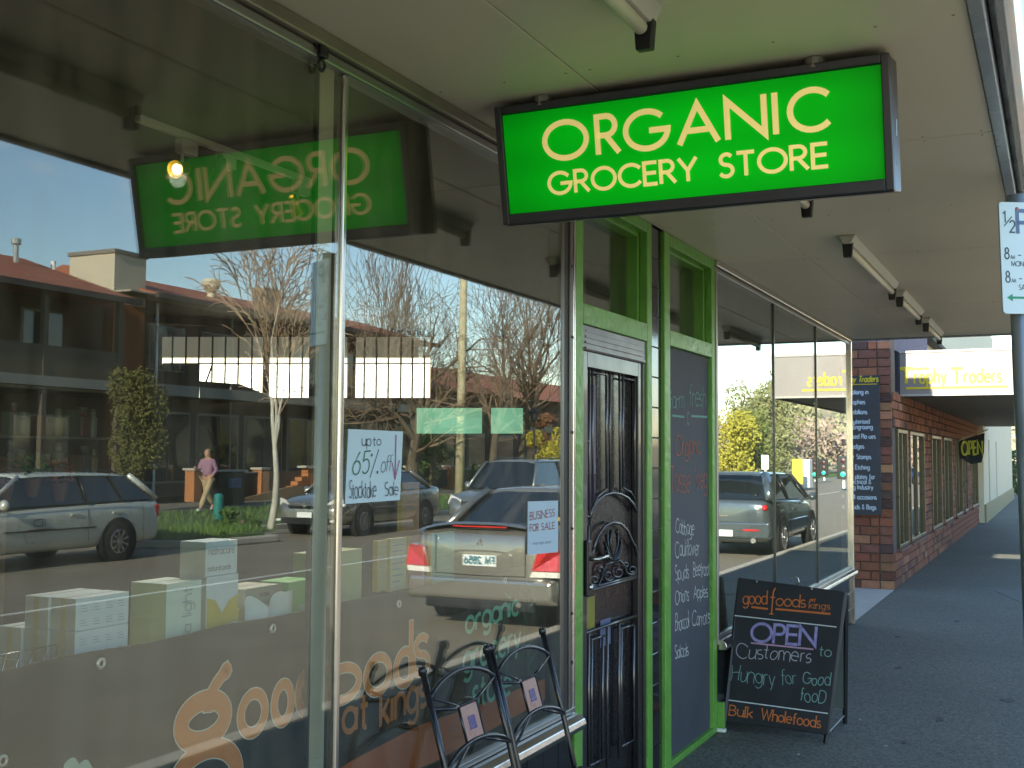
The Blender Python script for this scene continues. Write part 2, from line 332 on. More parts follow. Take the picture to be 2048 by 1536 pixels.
# faint strip of reflected light across the path, painted as a paler slab
struct('path_light_strip', MB().prism([(13.2, -1.7, 0), (15.2, -1.1, 0), (15.5, -1.35, 0), (13.5, -2.2, 0)], (0, 0, .004)), M('light_strip_paint', (.13, .135, .12), .85, nz=.3, ns=4, bump=.4, bs=60))
tuft = MB()
for i in range(5200):
    k = i % 3
    if k == 0: x, y, z = random.uniform(15.9, 19), random.uniform(-14.3, -12.5), .06
    else: x, y, z = random.uniform(16, 48), random.uniform(-20.4, -14.7), 0
    h = random.uniform(.06, .2); a = random.uniform(0, 6.3); w = .03
    tuft.add([(x, y, z), (x+w*math.cos(a), y+w*math.sin(a), z), (x+random.uniform(-.06, .06), y+random.uniform(-.06, .06), z+h)], [(0, 1, 2)])
tuft.build('grass_tufts', M('grass_blade', (.1, .19, .035), .8, rnd=0, nz=.5, ns=.8), None, kind='stuff', label='uneven green grass on the verge across the street', cat='grass', fix=False)

# ================================================================== AWNING over the shop
aw = empty('street_awning', (0, 0, 2.78), 'cream panelled street awning over the grocery shopfront', 'awning')
XB = [-12.7, -10.25, -7.8, -5.35, -2.9, -.45, 1.98, 4.43, 6.87, 9.31, 11.75]
for i in range(len(XB)-1):
    for y0, y1 in ((-.53, -.0), (-1.66, -.53)):
        g = .0035; box('soffit_panel', SOFF, aw, XB[i]+g, XB[i+1]-g, y0+g, y1-g, 2.78, 2.792, bevel=.002)
box('soffit_backing', M('joint_dark', (.16, .15, .12), .9), aw, -12.7, 11.75, -1.66, 0, 2.7925, 2.81)
box('roof_deck', M('awning_roof', (.3, .3, .3), .6), aw, -12.7, 11.75, -1.7, .1, 3.2, 3.24)
FASC = M('fascia_paint', (.28, .33, .38), .28, nz=.12, ns=5)
box('fascia', FASC, aw, -12.7, 11.75, -1.70, -1.66, 2.765, 3.2, bevel=.004)
box('end_fascia', FASC, aw, 11.75, 11.79, -1.7, 0, 2.765, 3.75)
MB().tube([(-12.7, -1.745, 2.83), (11.79, -1.745, 2.83)], .045, 12).build('gutter', M('gutter_metal', (.5, .55, .6), .2, .8, nz=.1, ns=6), aw, smooth=True)
box('gutter_lip', FASC, aw, -12.7, 11.79, -1.79, -1.7, 2.875, 2.9)

NAIL = M('nail_head', (.34, .3, .22), .6)
m_ = MB()
for i in range(5, len(XB)-1):
    for x in (XB[i]+.03, (XB[i]+XB[i+1])/2, XB[i+1]-.03):
        for y in (-.06, -.29, -.50, -.58, -.86, -1.14, -1.42, -1.62): m_.box(x-.004, x+.004, y-.004, y+.004, 2.7788, 2.7799)
m_.build('nail_heads', NAIL, aw, kind='stuff')
# ================================================================== SHOP
shop = empty('shop_building', (4, 0, 0), 'grocery shop front with green door surround and big display windows', 'shop')
IN = M('interior_wall', (.12, .1, .07), .8, nz=.15, ns=1.5)
box('interior_floor', M('floor_boards', (.05, .035, .025), .4, nz=.3, ns=3, stretch=(1, 8, 1)), shop, -8, 11.5, .06, 8, -.05, .0)
box('interior_ceiling', M('interior_ceiling', (.08, .075, .06), .8), shop, -8, 11.5, .06, 8, 2.79, 2.83)
box('rear_wall', IN, shop, -8, 11.5, 8, 8.1, 0, 3.1)
box('side_wall', IN, shop, -8.1, -8, 0, 8.1, 0, 3.1)
box('side_wall', IN, shop, 11.5, 11.56, .08, 8.1, 0, 3.1)
box('upper_wall', M('render', (.5, .46, .38), .8, nz=.1, ns=2), shop, -12.7, 11.56, .0, .3, 2.95, 4.5)
box('wall', IN, shop, -12.7, -8.1, 0, .3, 0, 2.95)
box('roof', M('tin_roof', (.3, .1, .07), .6), shop, -12.7, 11.6, .3, 9, 4.4, 4.5)
box('display_platform', M('platform', (.2, .12, .06), .7, nz=.2, ns=4), shop, -8, 4.4, .1, .9, .0, .54)
box('display_platform', M('platform', (.2, .12, .06)), shop, 6.72, 11.45, .1, .9, .0, .50)
box('display_shelf', M('shelf_board', (.3, .2, .1), .6, nz=.2, ns=4), shop, .9, 4.25, .085, .46, 1.04, 1.06)
# windows
def pane(x0, x1, z0, z1, y=0, mat=None): return box('window_pane', mat or GL, shop, x0, x1, y-.003, y+.003, z0, z1)
pane(-1.2, 2.72, .54, 2.71); pane(2.755, 4.34, .54, 2.71); pane(-5.2, -1.24, .54, 2.71)
pane(6.70, 8.232, .53, 2.71, mat=GL2); pane(8.244, 9.82, .53, 2.71, mat=GL2); pane(9.834, 11.52, .53, 2.71, mat=GL2)
def hrail(x0, x1, z0, z1, yo, name='head_rail', mat=CHROME): return MB().box(x0, x1, yo, .045, z0, z1).build(name, mat, shop, bevel=.006)
hrail(-8, 4.48, 2.735, 2.779, -.035, mat=M('rail_worn', (.30, .27, .22), .42, .7, nz=.3, ns=4)); hrail(-8, 4.48, 2.70, 2.733, -.018, mat=ALU2)
hrail(6.67, 11.56, 2.74, 2.779, -.03); hrail(6.67, 11.56, 2.708, 2.738, -.014, mat=ALU2)
# sills: rounded nosing over the tiles
def sill(x0, x1, z):
    pr = [(.05, z+.0), (.0, z+.012), (-.035, z+.008), (-.058, z-.008), (-.066, z-.03), (-.058, z-.05), (.05, z-.055)]
    MB().rings([[(x, a, c) for a, c in pr] for x in (x0, x1)]).build('window_sill', CHROME, shop, smooth=False, bevel=.003)
    box('glazing_bead', ALU2, shop, x0, x1, -.016, .02, z+.0125, z+.035, bevel=.003)
sill(-8, 4.478, .53); sill(6.69, 11.56, .52)
# mullion: chrome tube, dark channel
MB().box(2.724, 2.748, -.012, .03, .55, 2.70).build('mullion', CHROME, shop, bevel=.006)
box('mullion', ALU2, shop, -1.24, -1.2, -.03, .03, .55, 2.70, bevel=.006)
for x in (8.238, 9.827): box('mullion', M('glazing_joint', (.09, .1, .09), .3, .5), shop, x-.0055, x+.0055, -.012, .012, .55, 2.71)
JM = M('jamb_metal', (.16, .155, .14), .35, .7, nz=.2, ns=5)
# right jamb, three steps
for (x0, x1, yo, m) in ((4.34, 4.375, -.006, JM), (4.377, 4.42, -.004, M('seal', (.03, .03, .03), .5)), (4.422, 4.455, -.012, JM), (4.457, 4.480, -.014, CHROME)):
    box('window_jamb', m, shop, x0, x1, yo, .05, .5, 2.735, bevel=.004)
for x0, x1 in ((6.672, 6.698),): box('window_jamb', ALU2, shop, x0, x1, -.02, .05, .5, 2.74, bevel=.004)
box('window_jamb', CHROME, shop, 11.522, 11.56, -.03, .05, .0, 2.74, bevel=.004)
for z in (.75, .95, 1.3, 1.7, 2.1, 2.4, 2.62): MB().lathe((4.44, -.013, z), [(0, -.004), (.006, -.004), (.006, 0), (0, 0)], 'y', 8).build('screw', BLACK, shop)
# glazed tiles under the windows and on the pier: one mesh, many tiles
def tiles(xs, zs, y, parent, back=True):
    if back: box('tile_bed', GROUT, parent, xs[0], xs[-1], y+.004, y+.06, zs[0], zs[-1])
    cache = {}
    for i in range(len(xs)-1):
        for j in range(len(zs)-1):
            k = (round(xs[i+1]-xs[i], 3), round(zs[j+1]-zs[j], 3))
            if k not in cache:
                me = bpy.data.meshes.new('tile'); w, h = k[0]-.004, k[1]-.004; c = .0025
                v = [(0, .002, 0), (w, .002, 0), (w, .002, h), (0, .002, h), (c, 0, c), (w-c, 0, c), (w-c, 0, h-c), (c, 0, h-c), (0, .01, 0), (w, .01, 0), (w, .01, h), (0, .01, h)]
                me.from_pydata(v, [], [(4, 5, 6, 7), (0, 1, 5, 4), (1, 2, 6, 5), (2, 3, 7, 6), (3, 0, 4, 7), (8, 9, 1, 0), (9, 10, 2, 1), (10, 11, 3, 2), (11, 8, 0, 3)])
                me.materials.append(TILE); cache[k] = me
            inst('tile', cache[k], (xs[i]+.002, y-.006+random.uniform(-.0004, .0004), zs[j]+.002), parent)
fr = lambda a, b, n: [a+(b-a)*i/n for i in range(n+1)]
tiles(fr(2.97, 4.47, 10), [0, .15, .3, .465], .0, shop)
box('stall_riser', TILE, shop, -8, 2.97, 0, .06, 0, .465)
tiles(fr(6.69, 11.56, 32), [0, .155, .31, .46], .0, shop)
tiles([5.492, 5.645, 5.692], fr(0, 2.775, 18), .012, shop)
# green door surround
def gbox(x0, x1, z0, z1, y0=-.012, y1=.03, name='green_post'): return box(name, GREEN, shop, x0, x1, y0, y1, z0, z1, bevel=.004)
gbox(4.483, 4.566, 0, 2.777); gbox(5.418, 5.49, 0, 2.777); gbox(4.567, 5.417, 2.172, 2.262, name='green_rail'); gbox(4.567, 5.417, 2.72, 2.777, name='green_rail')
gbox(5.694, 5.79, 0, 2.777); gbox(6.595, 6.668, 0, 2.777); gbox(5.791, 6.594, 2.185, 2.268, name='green_rail'); gbox(5.791, 6.594, 2.715, 2.777, name='green_rail')
gbox(5.791, 6.594, 0, .035, name='green_rail'); gbox(6.672, 6.70, .02, .17, -.05, .0, name='door_stop')
box('door_stop_tip', WHITE, shop, 6.67, 6.70, -.055, -.0, .0, .019)
gbox(5.3985, 5.49, 2.263, 2.777, .031, .10, name='reveal'); gbox(6.575, 6.66, 2.269, 2.777, .031, .10, name='reveal'); gbox(4.50, 4.585, 2.263, 2.777, .031, .10, name='reveal'); gbox(5.70, 5.81, 2.269, 2.777, .031, .10, name='reveal')
gbox(4.586, 5.398, 2.70, 2.777, .031, .10, name='reveal'); gbox(5.811, 6.574, 2.70, 2.777, .031, .10, name='reveal'); gbox(4.567, 5.417, 2.18, 2.262, .031, .10, name='ledge'); gbox(5.791, 6.594, 2.19, 2.268, .031, .10, name='ledge')
box('fanlight_pane', GL, shop, 4.586, 5.398, .088, .094, 2.263, 2.72); box('fanlight_pane', GL, shop, 5.811, 6.574, .088, .094, 2.269, 2.715)
box('vestibule_wall', DARKW, shop, 6.62, 6.66, .105, .8, 0, 2.78)
# ---- chalk menu board in the right-hand bay
mb_ = empty('menu_board', (6.19, .02, 0), 'tall blue grey chalk menu board framed by green posts beside the door', 'chalkboard')
BRD = M('chalkboard', (.062, .066, .08), .7, nz=.45, ns=3.5, bump=.05, bs=20, det=10, stretch=(1, 1, .5))
box('board', BRD, mb_, 5.792, 6.593, .012, .028, .036, 2.184)
YB = .0115
CH_W = M('chalk_white', (.52, .55, .52), .9, nz=.75, ns=45); CH_O = M('chalk_orange', (.45, .15, .09), .9, nz=.75, ns=45); CH_T = M('chalk_teal', (.2, .38, .33), .9, nz=.75, ns=45)
CH_B = M('chalk_blue', (.3, .27, .52), .9, nz=.6, ns=35); CH_P = M('chalk_pink', (.5, .3, .45), .9, nz=.2, ns=60)
m_ = MB(); wpx(m_, 'farm', (1339, 818), (1368, 816), 783, .003, y=YB, jit=.05, gap=.1); wpx(m_, 'fresh', (1378, 812), (1412, 815), 770, .003, y=YB, jit=.05, gap=.1)
ribbon(m_, [(0, 0), (1, 0)], .006, lambda a, b_, l: A(1344, 831, y=YB).lerp(A(1368, 834, y=YB), a)+V((0, -l, b_)), .001)
ribbon(m_, [(0, 0), (1, 0)], .006, lambda a, b_, l: A(1382, 832, y=YB).lerp(A(1414, 834, y=YB), a)+V((0, -l, b_)), .001)
ribbon(m_, arc(0, 0, .02, .035, 40, 320, 12), .003, lambda a, b_, l: A(1376, 837, y=YB)+V((a, -l, b_)), .001)
ribbon(m_, [(0, .07), (-.03, .02), (.0, -.07)], .003, lambda a, b_, l: A(1417, 835, y=YB)+V((a, -l, b_)), .001)
m_.build('chalk_writing', CH_T, mb_, fix=False)
m_ = MB(); wpx(m_, 'Organic', (1350, 912), (1400, 906), 872, .0032, y=YB, jit=.05, gap=.08)
wpx(m_, 'Tassie', (1340, 986), (1381, 983), 930, .003, y=YB, jit=.05, gap=.08); wpx(m_, 'Veg', (1390, 978), (1414, 978), 932, .003, y=YB, jit=.05, gap=.08)
m_.build('chalk_writing', CH_O, mb_, fix=False)
m_ = MB()
for t, a, b_, h in (('Cabbage', (1351, 1066), (1388, 1068), 1035), ('Cauliflower', (1350, 1113), (1398, 1108), 1080), ('Spuds', (1350, 1160), (1377, 1156), 1132), ('Beetroot', (1386, 1154), (1419, 1150), 1124),
                    ('Onions', (1350, 1208), (1377, 1200), 1180), ('Apples', (1387, 1197), (1415, 1193), 1172), ('Broccoli', (1350, 1261), (1378, 1254), 1230), ('Carrots', (1384, 1255), (1419, 1246), 1226), ('Salads', (1349, 1318), (1376, 1311), 1290)):
    wpx(m_, t, a, b_, h, .0028, y=YB, jit=.06, gap=.09)
m_.build('chalk_writing', CH_W, mb_, fix=False)

# ---- security door
YD = .016
SDM = M('door_black', (.014, .014, .016), .32, nz=.2, ns=10, coat=.3); EDGE = M('door_bar', (.13, .13, .14), .25, .7)
door = box('door', M('door_frame_metal', (.17, .165, .18), .35, .6, nz=.12, ns=8), shop, 4.567, 5.417, -.004, .03, 2.06, 2.171, bevel=.004)
box('jamb', M('door_frame_metal', (.17, .165, .18)), door, 4.567, 4.600, -.002, .05, 0, 2.06, bevel=.004); box('jamb', SDM, door, 5.385, 5.417, -.002, .05, 0, 2.06, bevel=.004)
for k in range(4): box('moulding', M('door_frame_metal', (.17, .165, .18)), door, 4.60+.004*k, 5.39-.004*k, -.012+.002*k, -.0042, 2.066+.025*k, 2.074+.025*k)
gl = box('mesh_screen', M('door_mesh', (.012, .011, .013), .25, nz=.3, ns=30), door, 4.601, 5.384, .040, .046, .0, 2.06)
leaf = box('door_leaf', SDM, shop, 4.602, 4.66, .006, .039, .02, 2.06, bevel=.003)
box('stile', SDM, leaf, 5.33, 5.384, .006, .039, .02, 2.06, bevel=.003); box('top_rail', SDM, leaf, 4.66, 5.33, .006, .039, 1.99, 2.06, bevel=.003)
D_ = lambda px, py, y=YD: A(px, py, y=y)
def bar(pts, r=.006, name='grille_bar', mat=EDGE, y=YD): MB().tube([D_(p[0], p[1], y) for p in pts], r, 6).build(name, mat, leaf, smooth=True)
def zx(q): return (1120+q[0]/3.49, 660+q[1]/3.49)
def zy(q): return (1120+q[0]/3.162, 1050+q[1]/3.162)
for pts in ([(200, 222), (548, 300)], [(203, 222), (207, 1536)], [(225, 232), (229, 1250)], [(229, 296), (320, 312)], [(322, 255), (326, 1110)], [(346, 262), (350, 1135)], [(414, 272), (420, 1135)], [(436, 280), (440, 1100)],
            [(438, 335), (520, 352)], [(521, 300), (521, 1200)], [(545, 305), (545, 1536)], [(206, 780), (172, 772)], [(206, 1305), (172, 1298)], [(545, 785), (575, 790)], [(545, 1265), (575, 1270)], [(205, 235), (172, 228)]):
    bar([zx(p) for p in pts])
bar([zx(p) for p in [(207, 1310), (225, 1245), (260, 1190), (310, 1150), (365, 1137), (420, 1145), (470, 1170), (510, 1215), (545, 1290)]], .008)
bar([zx(p) for p in [(229, 1250), (262, 1160), (325, 1108)]], .006); bar([zx(p) for p in [(440, 1100), (490, 1130), (520, 1175)]], .006)
bar([zx(p) for p in [(235, 1530), (262, 1440), (310, 1370), (365, 1342), (420, 1352), (470, 1400), (515, 1500)]]+[zy(p) for p in [(475, 130), (492, 230)]], .007)
bar([zy((190, 200)), zx((235, 1530))], .007)
for pts in ([(178, 0), (178, 425)], [(492, 0), (492, 330)], [(176, 418), (500, 328)], [(182, 400), (492, 316)], [(150, 686), (500, 566)], [(298, 640), (298, 1536)], [(270, 700), (268, 1480)], [(372, 620), (374, 1480)], [(180, 680), (182, 1536)], [(488, 575), (488, 1400)],
            [(200, 725), (282, 700)], [(386, 655), (466, 632)], [(200, 725), (200, 1500)], [(386, 655), (386, 1400)], [(466, 632), (466, 1360)], [(192, 1520), (285, 1475)], [(388, 1400), (470, 1358)]):
    bar([zy(p) for p in pts], .007 if pts[0][1] < 700 else .006)
# palmette and scrolls
def orn(pts, r=.0065): MB().tube([D_(*zy(p), .012) for p in pts], [r*.6]+[r]*(len(pts)-2)+[r*.7], 6).build('ornament', M('wrought_iron', (.03, .04, .055), .3, .7), leaf, smooth=True)
c0 = (338, 225)
for tip, bow in (((320, 30), -14), ((360, 30), 16), ((292, 60), -12), ((385, 85), 16), ((280, 110), -8), ((388, 130), 14), ((283, 150), -4), ((386, 165), 8), ((292, 195), 0), ((378, 200), 4)):
    mx_, my_ = (c0[0]+tip[0])/2+bow, (c0[1]+tip[1])/2
    orn([c0, (mx_, my_), tip, (tip[0]+(8 if tip[0] < 340 else -8), tip[1]+10), (tip[0]+(4 if tip[0] < 340 else -4), tip[1]+22)])
def spiral(cx, cy, r0, a0, a1, n=16): return [(cx+r0*(1-.75*i/n)*math.cos(R_(a0+(a1-a0)*i/n)), cy+r0*(1-.75*i/n)*math.sin(R_(a0+(a1-a0)*i/n))) for i in range(n+1)]
for cx, cy, r0, a0, a1 in ((305, 320, 42, -60, 420), (365, 300, 40, 240, -240), (215, 350, 34, 60, 560), (455, 285, 32, 120, -360), (250, 285, 26, 60, -300), (415, 255, 24, 120, 480)): orn(spiral(cx, cy, r0, a0, a1), .005)
orn([(205, 375), (240, 385), (262, 330), (285, 250), (320, 240), (338, 240)]); orn([(338, 240), (375, 225), (400, 250), (420, 305), (450, 315), (478, 285)])
# lock and lever
box('lock_body', BLACK, leaf, 4.612, 4.655, -.018, .0055, 1.0, 1.24, bevel=.006)
MB().tube([(4.635, -.015, 1.16), (4.635, -.05, 1.16), (4.74, -.058, 1.165)], .009, 8).build('lever_handle', M('steel_handle', (.5, .5, .48), .2, 1), leaf, smooth=True)
MB().lathe((4.635, -.02, 1.04), [(0, -.008), (.014, -.008), (.014, .008), (0, .008)], 'y', 12).build('lock_cylinder', M('steel_handle', (.5, .5, .48)), leaf, smooth=True)
box('window_notice', M('notice_faded', (.2, .17, .22), .7, nz=.4, ns=8), leaf, 4.70, 4.84, .0375, .0395, 1.52, 1.92)
box('window_notice', M('notice_purple', (.1, .05, .1), .7, nz=.4, ns=8), leaf, 4.70, 4.84, .0375, .0395, 1.36, 1.515)
box('door_sticker', M('sticker_yellow', (.2, .19, .02), .6, nz=.3, ns=12), leaf, 4.70, 4.83, .0375, .0395, .84, .98)
box('door_sticker', M('sticker_blue', (.1, .12, .22), .6, nz=.3, ns=12), leaf, 4.90, 5.03, .0375, .0395, .74, .86)

# ================================================================== hanging lit sign
sg = empty('hanging_sign', (3.42, -.8, 2.7), 'black framed green lightbox reading ORGANIC GROCERY STORE under the awning', 'sign')
tx, bx = 3.375, 3.45
tilt = (bx-tx)/.40
ax = lambda z: tx+(2.735-z)*tilt/1.0*1.0
y0s, y1s = -.175, -1.435; zt, zb = 2.757, 2.375
fx = lambda z: 3.372+(zt-z)*.2
GP = M('sign_green_panel', (.0, .36, .006), .35, emit=.16, nz=.10, ns=1.3, spec=.15)
def tube_glow(m, base):      # uneven glow of two lamp tubes painted into the emission, the ends less
    n, l = m.node_tree.nodes, m.node_tree.links; p = n['Principled BSDF']; c = n.new('ShaderNodeTexCoord'); s = n.new('ShaderNodeSeparateXYZ'); l.new(c.outputs['Generated'], s.inputs[0])
    def curve(o, pts):
        r = n.new('ShaderNodeValToRGB'); r.color_ramp.interpolation = 'EASE'; e = r.color_ramp.elements
        e[0].position, e[1].position = pts[0][0], pts[-1][0]; e[0].color, e[1].color = (*[pts[0][1]]*3, 1), (*[pts[-1][1]]*3, 1)
        for a, b_ in pts[1:-1]: q = e.new(a); q.color = (b_, b_, b_, 1)
        l.new(o, r.inputs[0]); return r.outputs[0]
    a = curve(s.outputs[1], [(0, .45), (.14, .8), (.45, 1), (.8, .95), (1, .6)]); b_ = curve(s.outputs[2], [(0, .72), (.27, 1), (.5, .82), (.75, 1), (1, .7)])
    x = n.new('ShaderNodeMath'); x.operation = 'MULTIPLY'; l.new(a, x.inputs[0]); l.new(b_, x.inputs[1]); y = n.new('ShaderNodeMath'); y.operation = 'MULTIPLY'; y.inputs[1].default_value = base; l.new(x.outputs[0], y.inputs[0]); l.new(y.outputs[0], p.inputs['Emission Strength'])
tube_glow(GP, .22); GPL = M('sign_letter_lit', (.88, .70, .26), .4, emit=.13, nz=.1, ns=2, spec=.15)
SB = M('sign_box_black', (.02, .022, .03), .32, nz=.25, ns=6)
dpt = V((.15, 0, .03))
MB().hexa([(fx(zb)+.01, y0s, zb), (fx(zb)+.01, y1s, zb), (fx(zt)+.01, y1s, zt), (fx(zt)+.01, y0s, zt)], dpt).build('sign_box', SB, sg, bevel=.006)
def fbar(ya, yb, za, zc): MB().hexa([(fx(za)-.012, ya, za), (fx(za)-.012, yb, za), (fx(zc)-.012, yb, zc), (fx(zc)-.012, ya, zc)], V((.022, 0, .004))).build('sign_frame', SB, sg, bevel=.003)
pb = .024; fbar(y0s, y0s-pb, zb, zt); fbar(y1s+pb, y1s, zb, zt); fbar(y0s-pb, y1s+pb, zb, zb+.034); fbar(y0s-pb, y1s+pb, zt-.026, zt)
MB().hexa([(fx(zb+.034)+.002, y0s-pb, zb+.034), (fx(zb+.034)+.002, y1s+pb, zb+.034), (fx(zt-.026)+.002, y1s+pb, zt-.026), (fx(zt-.026)+.002, y0s-pb, zt-.026)], V((.007, 0, .001))).build('sign_panel', GP, sg)
def SP(px, py):          # intersection with the tilted face
    d = RW @ V((px-CX, py-CY, F)); t = (3.372+zt*.2-.2*CAM.z)/(d.x+.2*d.z); return CAM+d*t
upS = V((-.2, 0, 1)).normalized(); nS = V((-1, 0, -.2)).normalized()
L1, L2 = MB(), MB()
for ch, a, bR in (('O', (1092, 314), (1175, 303)), ('R', (1198, 315), (1238, 309)), ('G', (1254, 303), (1338, 292)), ('A', (1361, 296), (1436, 285)), ('N', (1457, 283), (1531, 274)), ('I', (1553, 275), (1554.5, 274.8)), ('C', (1582, 266), (1660, 256))):
    L1.marks.append((len(L1.v), len(L1.f))); st, W_ = layout(ch); P0, P1 = SP(*a), SP(*bR)
    if ch in 'OGC': P0, P1 = P0-V((0, 0, 0)), P1
    e = P1-P0; Ln = e.length; e = V((0, -1, 0)); H = .115
    z0 = 2.5745 if ch not in 'OGC' else 2.5725
    P0 = V((fx(z0), P0.y, z0))
    sx = Ln/max(W_, .03)
    for s in st: ribbon(L1, [(p[0]*sx, p[1]*H) for p in s], .0093, lambda p, q, lf: P0+e*p+upS*q+nS*(lf), .0015, cap=0 if ch in 'OGC' else .004)
for t, a, bR in (('GROCERY', 1100, 1393), ('STORE', 1443, 1655)):
    z0 = 2.463; Pa, Pb = SP(a, 388), SP(bR, 345); P0 = V((fx(z0), Pa.y, z0)); P1 = V((fx(z0), Pb.y, z0)); write(L2, t, P0, P1, .067, .0061, up=upS, n=nS, lift=.0015, gap=.2, cap=.003)
L1.build('lit_letters', GPL, sg, fix=False); L2.build('lit_letters', GPL, sg, fix=False)
for y in (-.34, -1.22):
    MB().lathe((3.39, y, 2.757), [(0, -.012), (.03, -.012), (.03, .02), (0, .02)], 'z', 12).build('mounting_lug', M('cast_grey', (.25, .25, .23), .5, .5), sg)
MB().rings([[(3.47+.03*math.cos(w), -.155, 2.64+.06*math.sin(w)) for w in [k*.6283 for k in range(10)]], [(3.47+.03*math.cos(w), -.175, 2.64+.06*math.sin(w)) for w in [k*.6283 for k in range(10)]]]).build('cable_gland', BLACK, sg)
MB().tube([(3.5, y1s-.001, 2.6), (3.5, y1s-.001, 2.55)], .002, 6).build('scratch', ALU2, sg)

# ================================================================== awning tube lights
TUBE = M('tube_diffuser', (.72, .7, .58), .4, nz=.1, ns=4); BASEM = M('batten_base', (.5, .5, .46), .5, nz=.15, ns=8)
def batten(x0, x1, y, label):
    t = empty('tube_light', ((x0+x1)/2, y, 2.78), label, 'light', 'unlit tube lights in a row under the awning')
    MB().prism([(x0, y-.045, 2.779), (x0, y+.045, 2.779), (x0, y+.022, 2.735), (x0, y-.022, 2.735)], (x1-x0, 0, 0)).build('batten', BASEM, t, bevel=.003)
    MB().tube([(x0+.05, y, 2.715), (x1-.05, y, 2.715)], .019, 12).build('tube', TUBE, t, smooth=True)
    for x in (x0+.02, x1-.03):
        MB().prism([(x, y-.028, 2.745), (x, y+.028, 2.745), (x, y+.022, 2.665), (x, y-.022, 2.665)], (.03, 0, 0)).build('lamp_holder', BLACK, t, bevel=.004)
batten(1.55, 2.83, -.89, 'nearest unlit tube light under the awning, cut by the top of the frame')
batten(3.85, 5.13, -.86, 'unlit tube light mostly hidden behind the green lightbox')
batten(6.2, 8.05, -.855, 'long unlit tube light under the awning, first one past the green lightbox')
batten(8.4, 9.65, -.855, 'middle unlit tube light of the far row under the awning')
batten(10.15, 11.4, -.855, 'farthest unlit tube light under the awning, nearest the brick building')
def PLN(px, py, P, n):
    d = RW @ V((px-CX, py-CY, F)); t = (V(P)-CAM).dot(n)/d.dot(n); return CAM+d*t
# ================================================================== banner behind the glass
bn = empty('window_banner', (3.0, .06, .56), 'dark vinyl banner with orange goodfoods lettering hung inside the shop window', 'banner')
yB = .058
rs = []
for i in range(48):
    x = 1.15+(4.33-1.15)*i/47; rs.append([(x, yB+.001*math.sin(i*.9), .555), (x, yB+.0025*math.sin(i*.7), 1.168+.003*math.sin(i*.8)), (x, yB+.004+.0025*math.sin(i*.7), 1.168+.003*math.sin(i*.8)), (x, yB+.004, .555)])
MB().rings(rs).build('vinyl', M('banner_vinyl', (.02, .016, .011), .6, nz=.25, ns=3), bn)
yL = yB-.004
mF = lambda a, b_, l: V((a, yL-l, b_))
sh = []      # (points, half width)
B = lambda px, py: (lambda p: (p.x, p.z))(A(px, py, y=yL))
def oo(cx, cz, rx, rz, w): return (arc(cx, cz, rx-w, rz-w, 90, 450, 30), w)
def ell(l, r, t, b_, w=.0135):
    x0, x1, z1, z0 = B(l, 1400)[0], B(r, 1400)[0], B((l+r)/2, t)[1], B((l+r)/2, b_)[1]; return oo((x0+x1)/2, (z0+z1)/2, (x1-x0)/2, (z1-z0)/2, w)
sh += [ell(475, 536, 1377, 1476), ell(542, 588, 1358, 1454), ell(590, 632, 1339, 1434), ell(645, 722, 1327, 1410), ell(726, 782, 1306, 1393), ell(786, 830, 1294, 1377)]
x, z = B(629, 1400); sh.append(([(x-.012, .905), (x-.012, 1.07)], .0115))
x, z = B(824, 1340); sh.append(([(x-.01, .893), (x-.01, 1.062)], .0115))
x0, z0 = B(829, 1290); x1, _ = B(857, 1290)
k = (x1-x0)/.5; sh.append(([(x0+a*k, .887+b_*.118) for a, b_ in G['S'][1][0]], .0115))
gx0, gz = B(346, 1460); gx1, _ = B(463, 1450); zt_ = B(420, 1381)[1]; zb_ = B(400, 1500)[1]
gcx, gcz = (gx0+gx1)/2, (zt_+zb_)/2
sh.append((arc(gcx, gcz, (gx1-gx0)/2-.026, (zt_-zb_)/2-.02, 90, 450, 36), .0235))
sh.append((arc(gcx+.012, gcz-.155, .118, .083, 90, 450, 36), .0235))
ex, ez = B(418, 1392); fx2, fz2 = B(452, 1340)
sh.append(([(ex-.004, ez-.03), (ex, ez), ((ex+fx2)/2-.006, (ez+fz2)/2), (fx2-.004, fz2-.002), (fx2+.006, fz2+.004)], .0155))
mw, mo = MB(), MB()
sh.append((arc(fx2-.002, fz2-.002, .009, .009, 0, 360, 12), .0115))
for pts, w in sh:
    mw.marks.append((len(mw.v), len(mw.f))); mo.marks.append((len(mo.v), len(mo.f)))
    ribbon(mw, pts, w+.003, mF, .0006, cap=w*.5+.003); ribbon(mo, pts, w, mF, .0014, cap=w*.5)
mw.build('letter_outline', M('print_cream', (.85, .8, .66), .6), bn, fix=False); mo.build('letters', M('print_orange', (.80, .27, .07), .6, nz=.05, ns=4), bn, fix=False)
m_ = MB(); wpx(m_, 'at', (685, 1467), (735, 1452), 1392, .0085, y=yL, gap=.18); wpx(m_, 'kings', (760, 1453), (853, 1409), 1375, .0085, y=yL, gap=.14)
m_.build('letters', M('print_dull_orange', (.58, .2, .05), .6), bn, fix=False)
m_ = MB(); wpx(m_, 'organic', (931, 1267), (1036, 1227), 1218, .0075, y=yL, gap=.13); wpx(m_, 'grocery', (926, 1346), (1040, 1296), 1287, .0075, y=yL, gap=.13); wpx(m_, 'store', (945, 1414), (1021, 1387), 1352, .0075, y=yL, gap=.13)
m_.build('letters', M('print_teal', (.22, .56, .42), .6), bn, fix=False)
pt = [(2.62, .655), (2.9, .70), (3.3, .722), (3.8, .705), (4.32, .70), (4.32, .615), (3.9, .60), (3.4, .58), (3.0, .595), (2.62, .635)]
